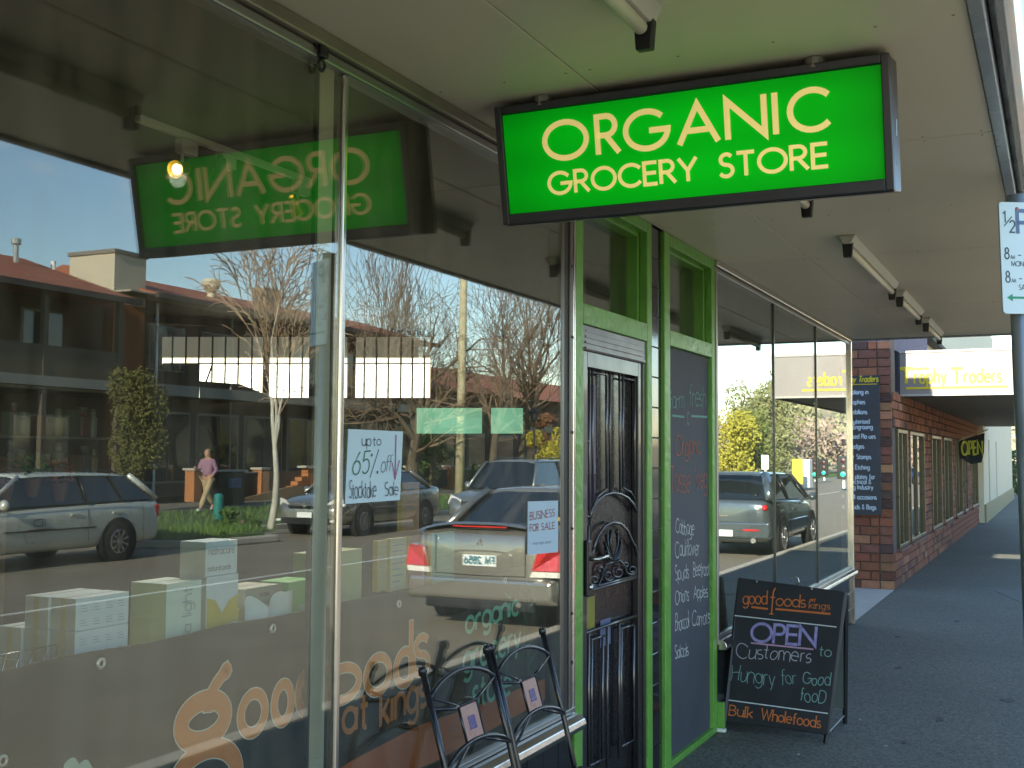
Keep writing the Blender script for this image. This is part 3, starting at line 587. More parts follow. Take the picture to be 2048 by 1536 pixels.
MB().add([(a, yL-.0003, c) for a, c in pt], [(0, 1, 8, 9), (1, 2, 7, 8), (2, 3, 6, 7), (3, 4, 5, 6)]).build('orange_swoosh', M('print_rust', (.5, .13, .035), .6, nz=.1, ns=3), bn, fix=False)
m_ = MB()
for i in range(16):      # leafy print at the right-hand side
    cx_, cz_ = 3.95+.3*random.random(), .78+.3*random.random(); a = random.uniform(.3, 2.6); l = random.uniform(.05, .1); w = .012
    e = V((math.cos(a), math.sin(a))); q = V((-e.y, e.x)); c = V((cx_, cz_))
    P = [c-e*l, c+q*w-e*l*.2, c+e*l, c-q*w-e*l*.2]; m_.add([(p.x, yL-.0002, p.y) for p in P], [(0, 1, 2, 3)])
m_.build('leaf_print', M('print_leaf', (.03, .09, .055), .6), bn, fix=False)
m_ = MB(); fcx, fcz = A(148, 1568, y=yL).x, A(148, 1568, y=yL).z
for k in range(5):
    a = R_(90+72*k+18); c = V((fcx+.032*math.cos(a), fcz+.036*math.sin(a))); q = [(c.x+(.022+.003*math.cos(5*w_))*math.cos(w_), yL-.0005-.0001*k, c.y+.023*math.sin(w_)) for w_ in [j*.4189 for j in range(15)]]
    m_.add(q, [tuple(range(15))])
m_.build('flower_print', M('print_pale', (.45, .56, .46), .6), bn, fix=False)
for px, py in ((202, 1327), (546, 1257), (798, 1208), (5, 1522), (1010, 1162)):
    p = A(px, py, y=yL); m_ = MB(); n = 16
    m_.rings([[(p.x+r_*math.cos(2*math.pi*j/n), yL-h, p.z+r_*math.sin(2*math.pi*j/n)) for j in range(n)] for r_, h in ((.006, 0), (.0065, .003), (.010, .0035), (.0135, .001), (.0135, -.002))], cap=False).build('eyelet', M('eyelet_metal', (.7, .68, .6), .3, .8), bn, smooth=True, fix=False)

# ---- steel post and its bracket just inside the glass
p_ = empty('window_post', (2.67, .03, .54), 'pale grey steel post standing against the inside of the window by the mullion', 'post')
box('post', M('post_grey', (.50, .47, .38), .5, nz=.12, ns=4), p_, 2.632, 2.702, .008, .030, .54, 2.775, bevel=.004)
box('post_edge', BLACK, p_, 2.622, 2.6315, .010, .024, .54, 2.775)
c = A(643, 130, y=-.02)
hk = empty('ceiling_hook', c, 'black hook with a ring hanging against the glass at the top of the window', 'hook')
m_ = MB(); m_.rings([[(c.x+r_*math.cos(w), -.02+dy, c.z+r_*math.sin(w)) for w in [j*.3927 for j in range(16)]] for r_, dy in ((.008, 0), (.014, -.006), (.021, 0), (.014, .006), (.008, 0))], cap=False); m_.build('ring', BLACK, hk, smooth=True)
box('hook_clamp', BLACK, hk, c.x-.018, c.x+.016, -.035, -.006, c.z+.018, c.z+.05, bevel=.005); MB().tube([(c.x-.018, -.02, c.z+.04), (c.x-.035, -.02, c.z+.046)], .005, 6).build('hook_arm', BLACK, hk)

# ================================================================== paper notices on the glass
def sheet(name, corners, mat, label, yy=-.0055):
    q = [A(px, py, y=yy) for px, py in corners]      # tl tr br bl
    n = 8; rs = []
    for i in range(n+1):
        t = i/n; a, b_ = q[0].lerp(q[1], t), q[3].lerp(q[2], t); w = V((0, -.0018*math.sin(t*3.1), 0)); rs.append([a+w, b_+w*.4, b_+w*.4+V((0, .0008, 0)), a+w+V((0, .0008, 0))])
    o = MB().rings(rs).build(name, mat, None, label=label, cat='notice'); return o
PAPB = M('paper_blue_white', (.52, .65, .69), .7, nz=.05, ns=8)
s1 = sheet('sale_notice', [(697, 858), (806, 863), (800, 1000), (690, 1008)], PAPB, 'handwritten pale blue stocktake sale notice taped to the window beside the mullion')
INK = M('ink_black', (.02, .02, .03), .6); INKG = M('ink_green', (.01, .15, .07), .6); INKP = M('ink_magenta', (.3, .03, .14), .6)
yn = -.0078
m_ = MB(); wpx(m_, 'up', (724, 891), (742, 892), 868, .0013, y=yn, gap=.12, lift=.0004); wpx(m_, 'to', (746, 891), (762, 890), 872, .0013, y=yn, gap=.12, lift=.0004)
wpx(m_, 'off', (761, 945), (782, 942), 912, .0011, y=yn, gap=.04, slant=.2, lift=.0004); wpx(m_, 'Stocktake', (698, 997), (752, 994), 962, .0013, y=yn, gap=.08, jit=.04, lift=.0004); wpx(m_, 'Sale', (770, 993), (796, 990), 966, .0013, y=yn, gap=.1, jit=.04, lift=.0004)
wpx(m_, '%', (740, 955), (757, 950), 903, .0015, y=yn, lift=.0004)
m_.build('handwriting', INK, s1, fix=False)
m_ = MB(); wpx(m_, '65', (704, 950), (737, 946), 905, .0021, y=yn, gap=.15, slant=.15, lift=.0004); m_.build('handwriting', INKG, s1, fix=False)
m_ = MB(); fy = lambda pts, w: ribbon(m_, pts, w, lambda a, b_, l: A(a, b_, y=yn)+V((0, -l, 0)), .0004)
P_ = lambda px, py: A(px, py, y=yn)
def pr(mb, pts, w): ribbon(mb, [(P_(*p).x, P_(*p).z) for p in pts], w, lambda a, b_, l: V((a, yn-l, b_)), .0005)
pr(m_, [(792, 870), (790, 950)], .0022); pr(m_, [(784, 925), (790, 958), (799, 920)], .0018); m_.build('handwriting', INKP, s1, fix=False)
s2 = sheet('business_notice', [(1056, 1003), (1116, 1001), (1116, 1104), (1055, 1110)], M('paper_blue', (.46, .58, .66), .7, nz=.05, ns=8), 'printed BUSINESS FOR SALE notice taped to the window edge beside the green post')
m_ = MB(); wpx(m_, 'BUSINESS', (1060, 1040), (1109, 1032), 1025, .0016, y=yn, gap=.2, serif=.07, lift=.0004); wpx(m_, 'FOR', (1060, 1063), (1077, 1061), 1049, .0016, y=yn, gap=.2, serif=.07, lift=.0004); wpx(m_, 'SALE', (1083, 1060), (1109, 1057), 1047, .0016, y=yn, gap=.2, serif=.07, lift=.0004)
m_.build('print', M('ink_red', (.3, .02, .02), .6), s2, fix=False)
m_ = MB(); wpx(m_, 'from last retail', (1066, 1090), (1101, 1086), 1084, .0005, y=yn, gap=.14, lift=.0004); m_.build('print', INK, s2, fix=False)

# ================================================================== boxes on the window shelf
INKY = M('carton_ink', (.25, .3, .33), .7)
def carton(label, x0, x1, y0, y1, z0, z1, mat, front=(), side=None, group=None, flap=True, name='product_box'):
    c = empty(name, ((x0+x1)/2, (y0+y1)/2, z0), label, 'box', group)
    box('carton', mat, c, x0, x1, y0, y1, z0, z1, bevel=.0015)
    if side: box('side_panel', side, c, x0-.0006, x0-.0001, y0+.0012, y1-.0012, z0+.001, z1-.001)
    if flap: box('flap_edge', M('seam', (.25, .25, .22), .8), c, x0+.004, x1-.004, (y0+y1)/2-.0008, (y0+y1)/2+.0008, z1, z1+.0006)
    m = MB()
    for t, fx_, fz_, fw, fh, sw in front:
        P0 = V((x0+(x1-x0)*fx_, y0-.0008, z0+(z1-z0)*fz_)); P1 = P0+V(((x1-x0)*fw, 0, 0)); write(m, t, P0, P1, fh, sw, lift=.0006, gap=.12)
    if m.v: m.build('print', INKY, c, fix=False)
    return c
CW = M('carton_white', (.60, .68, .72), .6, nz=.05, ns=9); CS = M('carton_side_tan', (.42, .42, .34), .7, nz=.2, ns=14)
def lines(c, x0, x1, y0, z0, z1):      # small printed product panels, in four columns and two rows
    m = MB()
    for i in range(4):
        for j in range(2):
            xa = x0+(x1-x0)*(.08+.235*i); za = z0+(z1-z0)*(.14+.44*j)
            for q in range(3): m.add([(xa, y0-.0009, za+.006*q), (xa+.022-.003*q, y0-.0009, za+.006*q), (xa+.022-.003*q, y0-.0009, za+.0011+.006*q), (xa, y0-.0009, za+.0011+.006*q)], [(0, 1, 2, 3)])
    m.build('print', INKY, c, fix=False)
TAPE = M('tape_tan', (.42, .33, .1), .5)
for lv, (z0, z1, rows) in enumerate(((1.061, 1.133, 3), (1.134, 1.206, 3), (1.207, 1.279, 2))):
    for r_ in range(rows):
        y0 = .12+.078*r_; x0 = 1.9-.004*r_
        nm = ['bottom', 'middle', 'top'][lv]; pos = ['nearest the glass', 'second back from the glass', 'third back from the glass'][r_]
        c = carton(f'white printed carton, {nm} of its stack, {pos}', x0, x0+.16, y0, y0+.074, z0, z1, CW, side=CS, group='white cartons stacked in the window')
        if r_ == 0: lines(c, x0, x0+.16, y0, z0, z1)
        box('tape', TAPE, c, x0-.0012, x0-.0007, y0+.03, y0+.044, z0+.001, z1-.001)
c = carton('tall white and pale green carton with light printed up its front', 2.175, 2.30, .11, .225, 1.061, 1.285, M('carton_pale', (.56, .68, .60), .6, nz=.06, ns=5), side=M('carton_olive', (.25, .33, .12), .6, nz=.08, ns=5))
m_ = MB(); write(m_, 'ultra light', V((2.262, .1092, 1.10)), V((2.262, .1092, 1.27)), .035, .0016, up=V((-1, 0, 0)), n=V((0, -1, 0)), gap=.12); m_.build('print', M('print_grey_blue', (.25, .4, .42), .6), c, fix=False)
c = carton('white natracare pads carton standing highest on the window shelf', 2.325, 2.45, .12, .205, 1.288, 1.376, CW, side=CS, front=(('natracare', .08, .62, .8, .02, .0012), ('natural pads', .06, .15, .72, .014, .001)))
c = carton('white and yellow wave-printed carton under the natracare carton', 2.325, 2.45, .115, .205, 1.061, 1.287, CW, side=CS, flap=False)
m_ = MB(); m_.add([(2.326, .114, 1.15), (2.449, .114, 1.165), (2.449, .114, 1.235), (2.41, .114, 1.22), (2.385, .114, 1.19), (2.36, .114, 1.225), (2.326, .114, 1.235)], [(0, 1, 2, 3, 4, 5, 6)]); m_.build('print_yellow', M('carton_yellow', (.55, .42, .02), .6, nz=.1, ns=9), c, fix=False)
c = carton('small yellow and white carton beside the wavy paper', 2.46, 2.50, .13, .17, 1.061, 1.19, M('carton_cream_yellow', (.6, .55, .2), .6), flap=False)
c = carton('grey and cream carton with an oval badge next to the green carton', 2.50, 2.655, .13, .25, 1.061, 1.238, M('carton_cream', (.42, .42, .33), .6, nz=.1, ns=8), side=CS)
box('lid_band', M('carton_grey', (.2, .22, .17), .6), c, 2.499, 2.656, .1285, .1295, 1.19, 1.239)
m_ = MB(); write(m_, 'FLORA', V((2.56, .128, 1.213)), V((2.60, .128, 1.213)), .009, .001, gap=.15); write(m_, 'Harlemen', V((2.55, .128, 1.17)), V((2.61, .128, 1.17)), .008, .0006, gap=.15); m_.build('print', BLACK, c, fix=False)
c = carton('bright green carton with a pale picture panel beside the window post', 2.665, 2.79, .11, .21, 1.061, 1.242, M('carton_green', (.10, .42, .08), .5, nz=.08, ns=6), side=M('carton_green_dark', (.05, .27, .05), .5))
box('picture_panel', M('picture', (.35, .42, .3), .6, nz=.4, ns=40), c, 2.715, 2.775, .1088, .1096, 1.13, 1.175)
rs = []      # curled sheet of white paper in front of the cartons
for i in range(25):
    x = 2.46+.2*i/24; z = 1.205+.018*math.sin(i*.42)+(.03 if i > 20 else 0)*(i-20)/4; rs.append([(x, .10+.012*math.sin(i*.5), 1.07), (x, .10+.012*math.sin(i*.5), z), (x, .101+.012*math.sin(i*.5), z), (x, .101+.012*math.sin(i*.5), 1.07)])
MB().rings(rs).build('wavy_paper', CW, None, label='curled white paper sheet in front of the cartons on the window shelf', cat='paper', smooth=False)
# right-hand pane
carton('cream and green carton just right of the chrome mullion', 2.86, 3.10, .15, .24, 1.061, 1.305, M('carton_cream2', (.40, .42, .22), .6, nz=.12, ns=4), side=M('carton_leaf', (.12, .22, .04), .6, nz=.15, ns=8))
BOOK = M('book_tan', (.42, .36, .18), .6, nz=.25, ns=14)
def book(label, px0, px1, pyt, pyb, yy, mat, lines_=4, dx=.02):
    a, b_ = A(px0, pyt, y=yy), A(px1, pyb, y=yy); c = empty('magazine', ((a.x+b_.x)/2, yy, b_.z), label, 'magazine')
    box('cover', mat, c, a.x, b_.x, yy, yy+.02, b_.z, a.z, bevel=.001)
    box('spine', M('spine_yellow', (.45, .36, .05), .6), c, a.x-.004, a.x-.0005, yy+.001, yy+.019, b_.z, a.z)
    m = MB(); w = b_.x-a.x
    for q in range(lines_):
        z = a.z-(a.z-b_.z)*(.12+.8*q/lines_); m.box(a.x+w*.12, a.x+w*random.uniform(.5, .9), yy-.0008, yy-.0002, z-.004, z)
    m.build('print', INKY, c, fix=True); return c
book('tan magazine standing open to the left of the red and yellow pair', 757, 778, 1082, 1180, .16, BOOK)
book('pale book cover with grey print lines behind the glass', 782, 812, 1078, 1178, .15, M('book_pale', (.5, .47, .33), .6, nz=.1, ns=9), 7)
book('yellow edged magazine with a pink figure, lower of the pair in the right pane', 818, 848, 1073, 1172, .15, M('book_pink', (.4, .2, .17), .6, nz=.5, ns=18), 2)
book('yellow edged magazine with a pink figure, upper of the pair in the right pane', 806, 838, 966, 1060, .17, M('book_pink2', (.45, .26, .17), .6, nz=.5, ns=16), 2)
book('teal magazine faintly seen in front of the reflected car', 865, 908, 1068, 1168, .18, M('book_teal', (.12, .28, .22), .6, nz=.25, ns=12), 3)
# wire basket at far left
wb = empty('wire_basket', A(15, 1320, y=.2), 'chrome wire basket at the far left end of the window shelf', 'basket')
o = A(15, 1320, y=.2); m_ = MB()
for k in range(7): m_.tube([(o.x-.12+.035*k, .18, 1.07), (o.x-.12+.035*k+.02, .17, 1.175)], .0016, 5)
for z in (1.08, 1.12, 1.175): m_.tube([(o.x-.14, .175, z), (o.x+.12, .175, z)], .0016, 5)
m_.build('wires', CHROME, wb, smooth=True)

# ================================================================== track light
tl = empty('track_light', A(450, 300, y=1.0), 'white ceiling track with three spotlights inside the shop window', 'track light')
a, b_ = A(275, 236, y=1.0), A(632, 366, y=1.0)
TW = M('track_white', (.6, .6, .52), .5)
MB().box(a.x, b_.x, .985, 1.015, a.z-.012, a.z+.012).build('rail', TW, tl, bevel=.003)
LAMP = M('lamp_lit', (1, .66, .22), .4, emit=3.5); DIM = M('lamp_off', (.05, .08, .06), .3)
for px, py, lit, d in ((360, 338, 1, V((-.95, -.12, -.3))), (440, 338, 0, V((.5, .4, -.6))), (592, 414, 1, V((.7, .1, -.6)))):
    c = A(px, py, y=1.0); d.normalize()
    h = box('adaptor', TW, tl, c.x-.01, c.x+.075, .98, 1.02, a.z-.07, a.z-.014, bevel=.006)
    MB().tube([(c.x+.01, 1.0, a.z-.06), (c.x+.01, 1.0, c.z)], .006, 6).build('stem', TW, h)
    mm = MB(); q = d.orthogonal().normalized(); w = d.cross(q); cc = V((c.x, 1.0, c.z)); mm.rings([[cc+d*hh+(q*math.cos(t)+w*math.sin(t))*rr for t in [k*.3927 for k in range(16)]] for rr, hh in ((.012, -.055), (.022, -.04), (.026, 0), (.033, .03))], cap=False)
    mm.build('spot_head', M('spot_brass', (.35, .26, .06), .4, .6) if lit else DIM, h, smooth=True)
    MB().rings([[cc+d*hh+(q*math.cos(t)+w*math.sin(t))*rr for t in [k*.3927 for k in range(16)]] for rr, hh in ((.004, .01), (.017, .012), (.020, .02))]).build('lamp', LAMP if lit else DIM, h)

for px, py, tgt in ((360, 338, V((2.2, .1, 1.1))), (592, 414, V((3.3, .1, 1.1)))):      # the two lit lamps
    c = A(px, py, y=1.0); ld = bpy.data.lights.new('spot_lamp', 'SPOT'); ld.energy = 18; ld.color = (1, .93, .84); ld.spot_size = R_(85); ld.spot_blend = .6; ld.shadow_soft_size = .03
    lo = bpy.data.objects.new('spot_lamp', ld); COL.objects.link(lo); d = (tgt-c).normalized(); lo.location = c+V((-.03, -.03, -.045))-(wloc(tl)); lo.parent = tl; lo.rotation_euler = d.to_track_quat('-Z', 'Y').to_euler()
# ================================================================== shelves of goods inside
sf = empty('shelf_unit', (3.5, 2.6, 0), 'dark wall shelves of jars and boxes at the left inside the shop', 'shelves')
for z, x1 in ((1.50, 4.42), (1.68, 4.33), (1.91, 4.50)): box('shelf', M('shelf_grey', (.16, .16, .13), .6), sf, 2.6, x1, 2.42, 2.75, z-.012, z, bevel=.002)
box('back_panel', M('shelf_back', (.05, .042, .025), .8), sf, 2.6, 4.9, 2.76, 2.79, 0, 2.5)
JC = [(.12, .07, .03), (.05, .05, .05), (.2, .15, .06), (.08, .1, .06), (.14, .04, .03), (.2, .2, .18)]
k = 0
for z in (1.50, 1.68):
    x = 3.3
    while x < 4.28:
        w = random.uniform(.02, .035); h = random.uniform(.08, .14); col = JC[k % 6]; cc = V((x+w, 2.5, z))
        if k % 3 == 0:
            j = MB().box(x, x+2*w, 2.46, 2.53, z, z+h).build('goods_box', M(f'goods{k%6}', col, .6, nz=.2, ns=20), None, label='dim grocery packet on the shelves at the left inside the shop', cat='packet', group='packets on the inner shelves', bevel=.001)
        else:
            j = MB().lathe(cc, [(w*.9, 0), (w, .01), (w, h*.75), (w*.6, h*.85), (w*.65, h), (0, h)], 'z', 12).build('jar', M(f'goods{k%6}', col, .4, nz=.2, ns=20), None, smooth=False, label='dim jar on the shelves at the left inside the shop', cat='jar', group='jars on the inner shelves')
            MB().lathe(cc+V((0, 0, h)), [(w*.72, 0), (w*.72, .015), (0, .016)], 'z', 12).build('lid', M('lid', (.1, .1, .09), .4), j)
        x += 2*w+.015; k += 1
def leafball(mb, c, rx, ry, rz, n, size, fill=.55):
    for i in range(n):
        a, t = random.uniform(0, 6.283), math.acos(random.uniform(-1, 1)); r_ = random.uniform(fill, 1)**.5
        p = V((c[0]+rx*r_*math.sin(t)*math.cos(a), c[1]+ry*r_*math.sin(t)*math.sin(a), c[2]+rz*r_*math.cos(t)))
        q = V((random.gauss(0, 1), random.gauss(0, 1), random.gauss(0, 1))).normalized(); w = q.orthogonal().normalized(); s = size*random.uniform(.6, 1.3)
        mb.add([p-q*s, p+w*s*.5, p+q*s, p-w*s*.5], [(0, 1, 2, 3)])
for px, py, col, lb in ((65, 935, (.1, .22, .03), 'small leafy green pot plant inside above the reflected wagon roof'), (120, 945, (.4, .12, .04), 'orange bunch of dried flowers inside above the reflected wagon'), (10, 945, (.25, .1, .05), 'dull orange flowers at the far left edge inside the shop')):
    c = A(px, py, y=1.6); r0 = empty('pot_plant', (c.x, c.y, c.z-.1), lb, 'plant')
    m_ = MB(); leafball(m_, c, .06, .05, .05, 90, .016); m_.build('leaves', M('pot_leaf'+str(px), col, .7, nz=.3, ns=9), r0, fix=False)
    MB().lathe((c.x, c.y, c.z-.11), [(.02, 0), (.035, .07), (.03, .07)], 'z', 12).build('pot', M('terracotta', (.2, .08, .04), .8), r0)
box('plant_ledge', M('platform', (.2, .12, .06)), shop, 1.5, 2.9, 1.5, 1.75, .7, A(65, 935, y=1.6).z-.112)

# ================================================================== skewed rear wall with barred bright window
Pw = A(315, 655, z=2.68); Pe = A(865, 685, z=2.68); uu = (Pe-Pw); uu.z = 0; uu.normalize(); nn = V((uu.y, -uu.x, 0))
if nn.dot(CAM-Pw) < 0: nn = -nn
WQ = lambda px, py, off=0: PLN(px, py, Pw+nn*off, nn)
rw = empty('rear_window', WQ(600, 740), 'bright barred rear window of the shop seen through the display glass', 'window')
def wq(name, mat, l, t, r_, b_, off=0, th=.03, parent=None):
    q = [WQ(l, t, off), WQ(r_, t, off), WQ(r_, b_, off), WQ(l, b_, off)]
    zt__ = (q[0].z+q[1].z)/2; zb__ = (q[2].z+q[3].z)/2
    q = [V((q[0].x, q[0].y, q[0].z)), V((q[1].x, q[1].y, q[1].z)), V((q[1].x, q[1].y, q[2].z)), V((q[0].x, q[0].y, q[3].z))]
    return MB().hexa(q, nn*-th).build(name, mat, parent or rw)
LITW = M('frosted_daylight', (1, .93, .78), .5, emit=1.5); LITG = M('eave_band_glow', (.30, .28, .22), .7, emit=.16, nz=.1, ns=2, stretch=(8, 8, 1)); LITC = M('daylight_cream', (1, .88, .6), .5, emit=.95)  # grey upper band is the eave outside, its dim daylight put in as emission
FRM = M('window_wood', (.11, .05, .022), .6, nz=.2, ns=6); BARM = M('iron_bar', (.012, .008, .005), .5)
wq('eave_band', LITG, 326, 674, 862, 715, -.02); wq('pane', LITC, 326, 716, 862, 727, -.02); wq('pane', LITW, 400, 728, 862, 795, -.02)
wq('frame_post', FRM, 312, 655, 325, 775, .02); wq('frame_post', FRM, 528, 655, 541, 796, .03); wq('frame_post', FRM, 697, 660, 713, 796, .03); wq('frame_post', FRM, 863, 664, 876, 800, .02)
wq('frame_rail', M('window_brown', (.07, .022, .015), .7), 312, 652, 876, 673, .01)
for k, px in enumerate([346, 373, 399, 426, 452, 478, 505, 556, 581, 606, 631, 730, 754, 778, 803, 826, 850]): wq('bar', BARM, px-1.6, 668, px+1.6, 796, .05, .012)
wq('bar', BARM, 326, 726, 862, 728.5, .045, .012)
wq('dark_cabinet', DARK, 330, 729, 400, 800, .06, .02); 
q = [WQ(400, 762, .07), WQ(480, 768, .07), WQ(560, 800, .07), WQ(400, 810, .07)]; MB().hexa(q, nn*-.02).build('dark_cabinet', DARK, rw)
m_ = MB()      # outline of chairs and clutter against the light
for px, py in ((505, 786), (555, 784), (578, 786), (600, 785), (625, 788)):
    for s in ([(0, 0), (0, -10)], [(0, -10), (14, -8)], [(2, -4), (14, -3)], [(12, 0), (12, -8)]): m_.tube([WQ(px+p[0], py+p[1], .05) for p in s], .004, 4)
m_.build('chair_silhouettes', BARM, rw)
MB().tube([WQ(403, 790, .06), WQ(425, 728, .06)], .008, 5).build('brace', BARM, rw)
# partition holding the window: opaque dark wall around it
PW = lambda l, r_, z0, z1, off: MB().hexa([V((WQ(l, 700, off).x, WQ(l, 700, off).y, z)) if i in (0, 3) else V((WQ(r_, 700, off).x, WQ(r_, 700, off).y, z)) for i, z in enumerate((z1, z1, z0, z0))], nn*-.03).build('partition', M('partition_dark', (.03, .025, .018), .8), shop)
PW(-150, 1100, 0, WQ(600, 798).z-.02, -.05); PW(-150, 1100, WQ(600, 660).z, 2.785, -.05)
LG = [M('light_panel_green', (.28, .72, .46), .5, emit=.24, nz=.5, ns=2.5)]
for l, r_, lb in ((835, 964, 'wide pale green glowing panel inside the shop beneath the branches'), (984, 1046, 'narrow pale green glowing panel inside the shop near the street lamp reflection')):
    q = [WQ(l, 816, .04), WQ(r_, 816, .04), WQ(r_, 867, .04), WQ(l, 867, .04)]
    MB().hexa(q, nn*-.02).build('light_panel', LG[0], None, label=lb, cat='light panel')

# ================================================================== chairs outside
nC = V((0, -1, -.30)).normalized(); PC = V((3.07, -.09, .945))
ch = empty('patio_chair', (3.29, -.3, 0), 'black metal chair with a square tile in its back, nearest the camera', 'chair', 'black metal chairs backed against the window')
IRON = M('chair_iron', (.012, .014, .02), .28, .3, nz=.2, ns=12, coat=.4)
def Z3(q): return PLN(660+q[0]/3.522, 1100+q[1]/3.522, PC, nC)
def rod(name, pts, r=.0075, n=8): return MB().tube(pts, r, n).build(name, IRON, ch, smooth=True)
TLp, TRp = V((3.073, -.09, .945)), V((3.51, -.088, .945))
for T in (TLp, TRp):
    pts = [T, V((T.x, T.y-.075, .69)), V((T.x, T.y-.13, .47)), V((T.x, T.y-.14, .25)), V((T.x, T.y-.12, .0))]
    o = rod('rear_leg', pts, .0105); MB().lathe(T, [(0, .018), (.010, .015), (.0145, .004), (.012, -.012), (.0, -.014)][::-1], 'z', 12).build('finial', IRON, o, smooth=True)
fr_ = lambda s: V((TLp.x+.437*s, 0, 0))
yz = lambda z: -.09-(.945-z)*.3
PT = lambda s, z: V((TLp.x+.437*s, yz(z), z))
rod('top_rail', [PT(s, .86+.055*math.sin(math.pi*min(1, s*1.0))**.7 if 0 < s < 1 else .862) for s in fr(0, 1, 10)])
rod('back_brace', [PT(0, .835), PT(.3, .812), PT(.36, .815)], .006); rod('back_brace', [PT(.64, .815), PT(.7, .822), PT(1, .86)], .006)
rod('back_brace', [PT(.36, .815), PT(.30, .825), PT(.06, .862)], .004)
rod('lower_rail', [PT(s, .655+.05*math.sin(math.pi*s)**.7 if 0 < s < 1 else .655) for s in fr(0, 1, 10)])
rod('back_brace', [PT(.39, .70), PT(.2, .665), PT(.0, .63)], .005); rod('back_brace', [PT(.61, .70), PT(.8, .675), PT(1, .65)], .005)
rod('tile_frame', [PT(.36, .815), PT(.64, .815), PT(.64, .70), PT(.36, .70), PT(.36, .815)], .005, 6)
tl0, tl1 = PT(.385, .805), PT(.615, .71)
def tile4(name, s0, s1, z0, z1, off, mat, par): return MB().hexa([PT(s0, z1)+nC*off, PT(s1, z1)+nC*off, PT(s1, z0)+nC*off, PT(s0, z0)+nC*off], nC*-.008).build(name, mat, par, bevel=.001)
ti = tile4('back_tile', .375, .625, .706, .809, .002, M('chair_tile_pink', (.36, .2, .17), .3, nz=.15, ns=30), ch); tile4('tile_inset', .45, .55, .738, .777, .005, M('chair_tile_blue', (.07, .06, .2), .25, nz=.2, ns=40), ti)
MB().prism([(3.08, -.24, .445), (3.50, -.24, .445), (3.52, -.64, .45), (3.06, -.64, .45)], (0, 0, .03)).build('seat', M('seat_black', (.02, .02, .02), .6), ch, bevel=.01)
for x in (3.07, 3.51): rod('front_leg', [V((x, -.63, .45)), V((x, -.66, .0))], .0105)
rod('stretcher', [V((3.08, -.22, .2)), V((3.50, -.22, .2))], .006)
ch2 = copy_tree(ch); ch2.location.x += .462; ch2['label'] = 'black metal chair with a square tile in its back, beside the green post'

# ================================================================== sandwich board
sb = empty('sandwich_board', (6.9, -.35, 0), 'black sandwich board reading OPEN to Customers Hungry for Good food on the footpath', 'sandwich board')
BL, BRr = A(1448, 1442, z=.055), A(1655, 1470, z=.055)
TL_ = A(1478, 1155, x=BL.x+.28); nB = (BRr-BL).cross(TL_-BL).normalized(); nB = nB if nB.x < 0 else -nB
TR_ = PLN(1689, 1183, BL, nB)
BB = M('board_black', (.02, .022, .025), .55, nz=.6, ns=6, det=9); BF = M('board_frame', (.02, .02, .022), .4)
MB().hexa([BL, BRr, TR_, TL_], nB*-.016).build('front_panel', BB, sb, bevel=.003)
def SBp(px, py): return PLN(px, py, BL, nB)
def strip(l, r_, w, mat, name='painted_line'):
    a, b_ = SBp(*l), SBp(*r_); e = (b_-a); Lh = e.length; e.normalize(); up = nB.cross(e); up = up if up.z > 0 else -up
    m = MB(); ribbon(m, [(0, 0), (Lh, 0)], w, lambda p, q, lf: a+e*p+up*q+nB*lf, .001); m.build(name, mat, sb, fix=False)
def sbt(mb, t, l, r_, htop, w, **k):
    a, b_ = SBp(*l), SBp(*r_); e = (b_-a).normalized(); up = nB.cross(e); up = up if up.z > 0 else -up
    T = SBp(l[0]+(a.x-a.x)+0, htop); h = (T-a).dot(up); write(mb, t, a, b_, h, w, up=up, n=nB, **k)
BW = M('board_white', (.62, .66, .66), .6); BO = M('board_orange', (.6, .17, .04), .5, nz=.1, ns=20)
strip((1469, 1231), (1673, 1254), .003, BW); strip((1449, 1399), (1656, 1427), .003, BW)
strip((1503, 1214), (1536, 1218), .0055, BO, 'printed_bar'); strip((1551, 1218), (1661, 1228), .0055, BO, 'printed_bar')
m_ = MB(); sbt(m_, 'good', (1486, 1208), (1534, 1208), 1183, .0032, gap=.08, serif=.06)
sbt(m_, 'oods', (1552, 1211), (1611, 1215), 1188, .0032, gap=.08, serif=.06)
a = SBp(1543, 1228); up_ = (SBp(1548, 1170)-a)
ribbon(m_, [(0, 0), (.0, .13), (.006, .15), (.016, .16), (.024, .15)], .0036, lambda p, q, lf: a+V((0, -1, 0))*p+V(up_).normalized()*q+nB*lf, .001); ribbon(m_, [(-.014, 0), (.014, 0)], .003, lambda p, q, lf: a+V((0, -1, 0))*p+V(up_).normalized()*q+nB*lf, .001); ribbon(m_, [(-.014, .1), (.014, .1)], .003, lambda p, q, lf: a+V((0, -1, 0))*p+V(up_).normalized()*q+nB*lf, .001)
sbt(m_, 'at', (1620, 1202), (1631, 1203), 1196, .002, gap=.2, serif=.1); sbt(m_, 'kings', (1618, 1216), (1660, 1219), 1203, .002, gap=.2, serif=.1)
sbt(m_, 'Bulk', (1458, 1430), (1505, 1436), 1410, .0032, gap=.14, serif=.08); sbt(m_, 'Wholefoods', (1522, 1438), (1641, 1456), 1417, .0032, gap=.12, serif=.08); m_.build('printed_letters', BO, sb, fix=False)
m_ = MB(); sbt(m_, 'OPEN', (1502, 1282), (1630, 1292), 1246, .0085, gap=.13, cap=.005); m_.build('chalk_writing', CH_B, sb, fix=False)
m_ = MB(); ribbon(m_, [(0, 0), (1, 0)], .005, lambda p, q, lf: SBp(1502, 1286).lerp(SBp(1627, 1299), p)+V((0, 0, q))+nB*lf, .0013); m_.build('chalk_writing', CH_P, sb, fix=False)
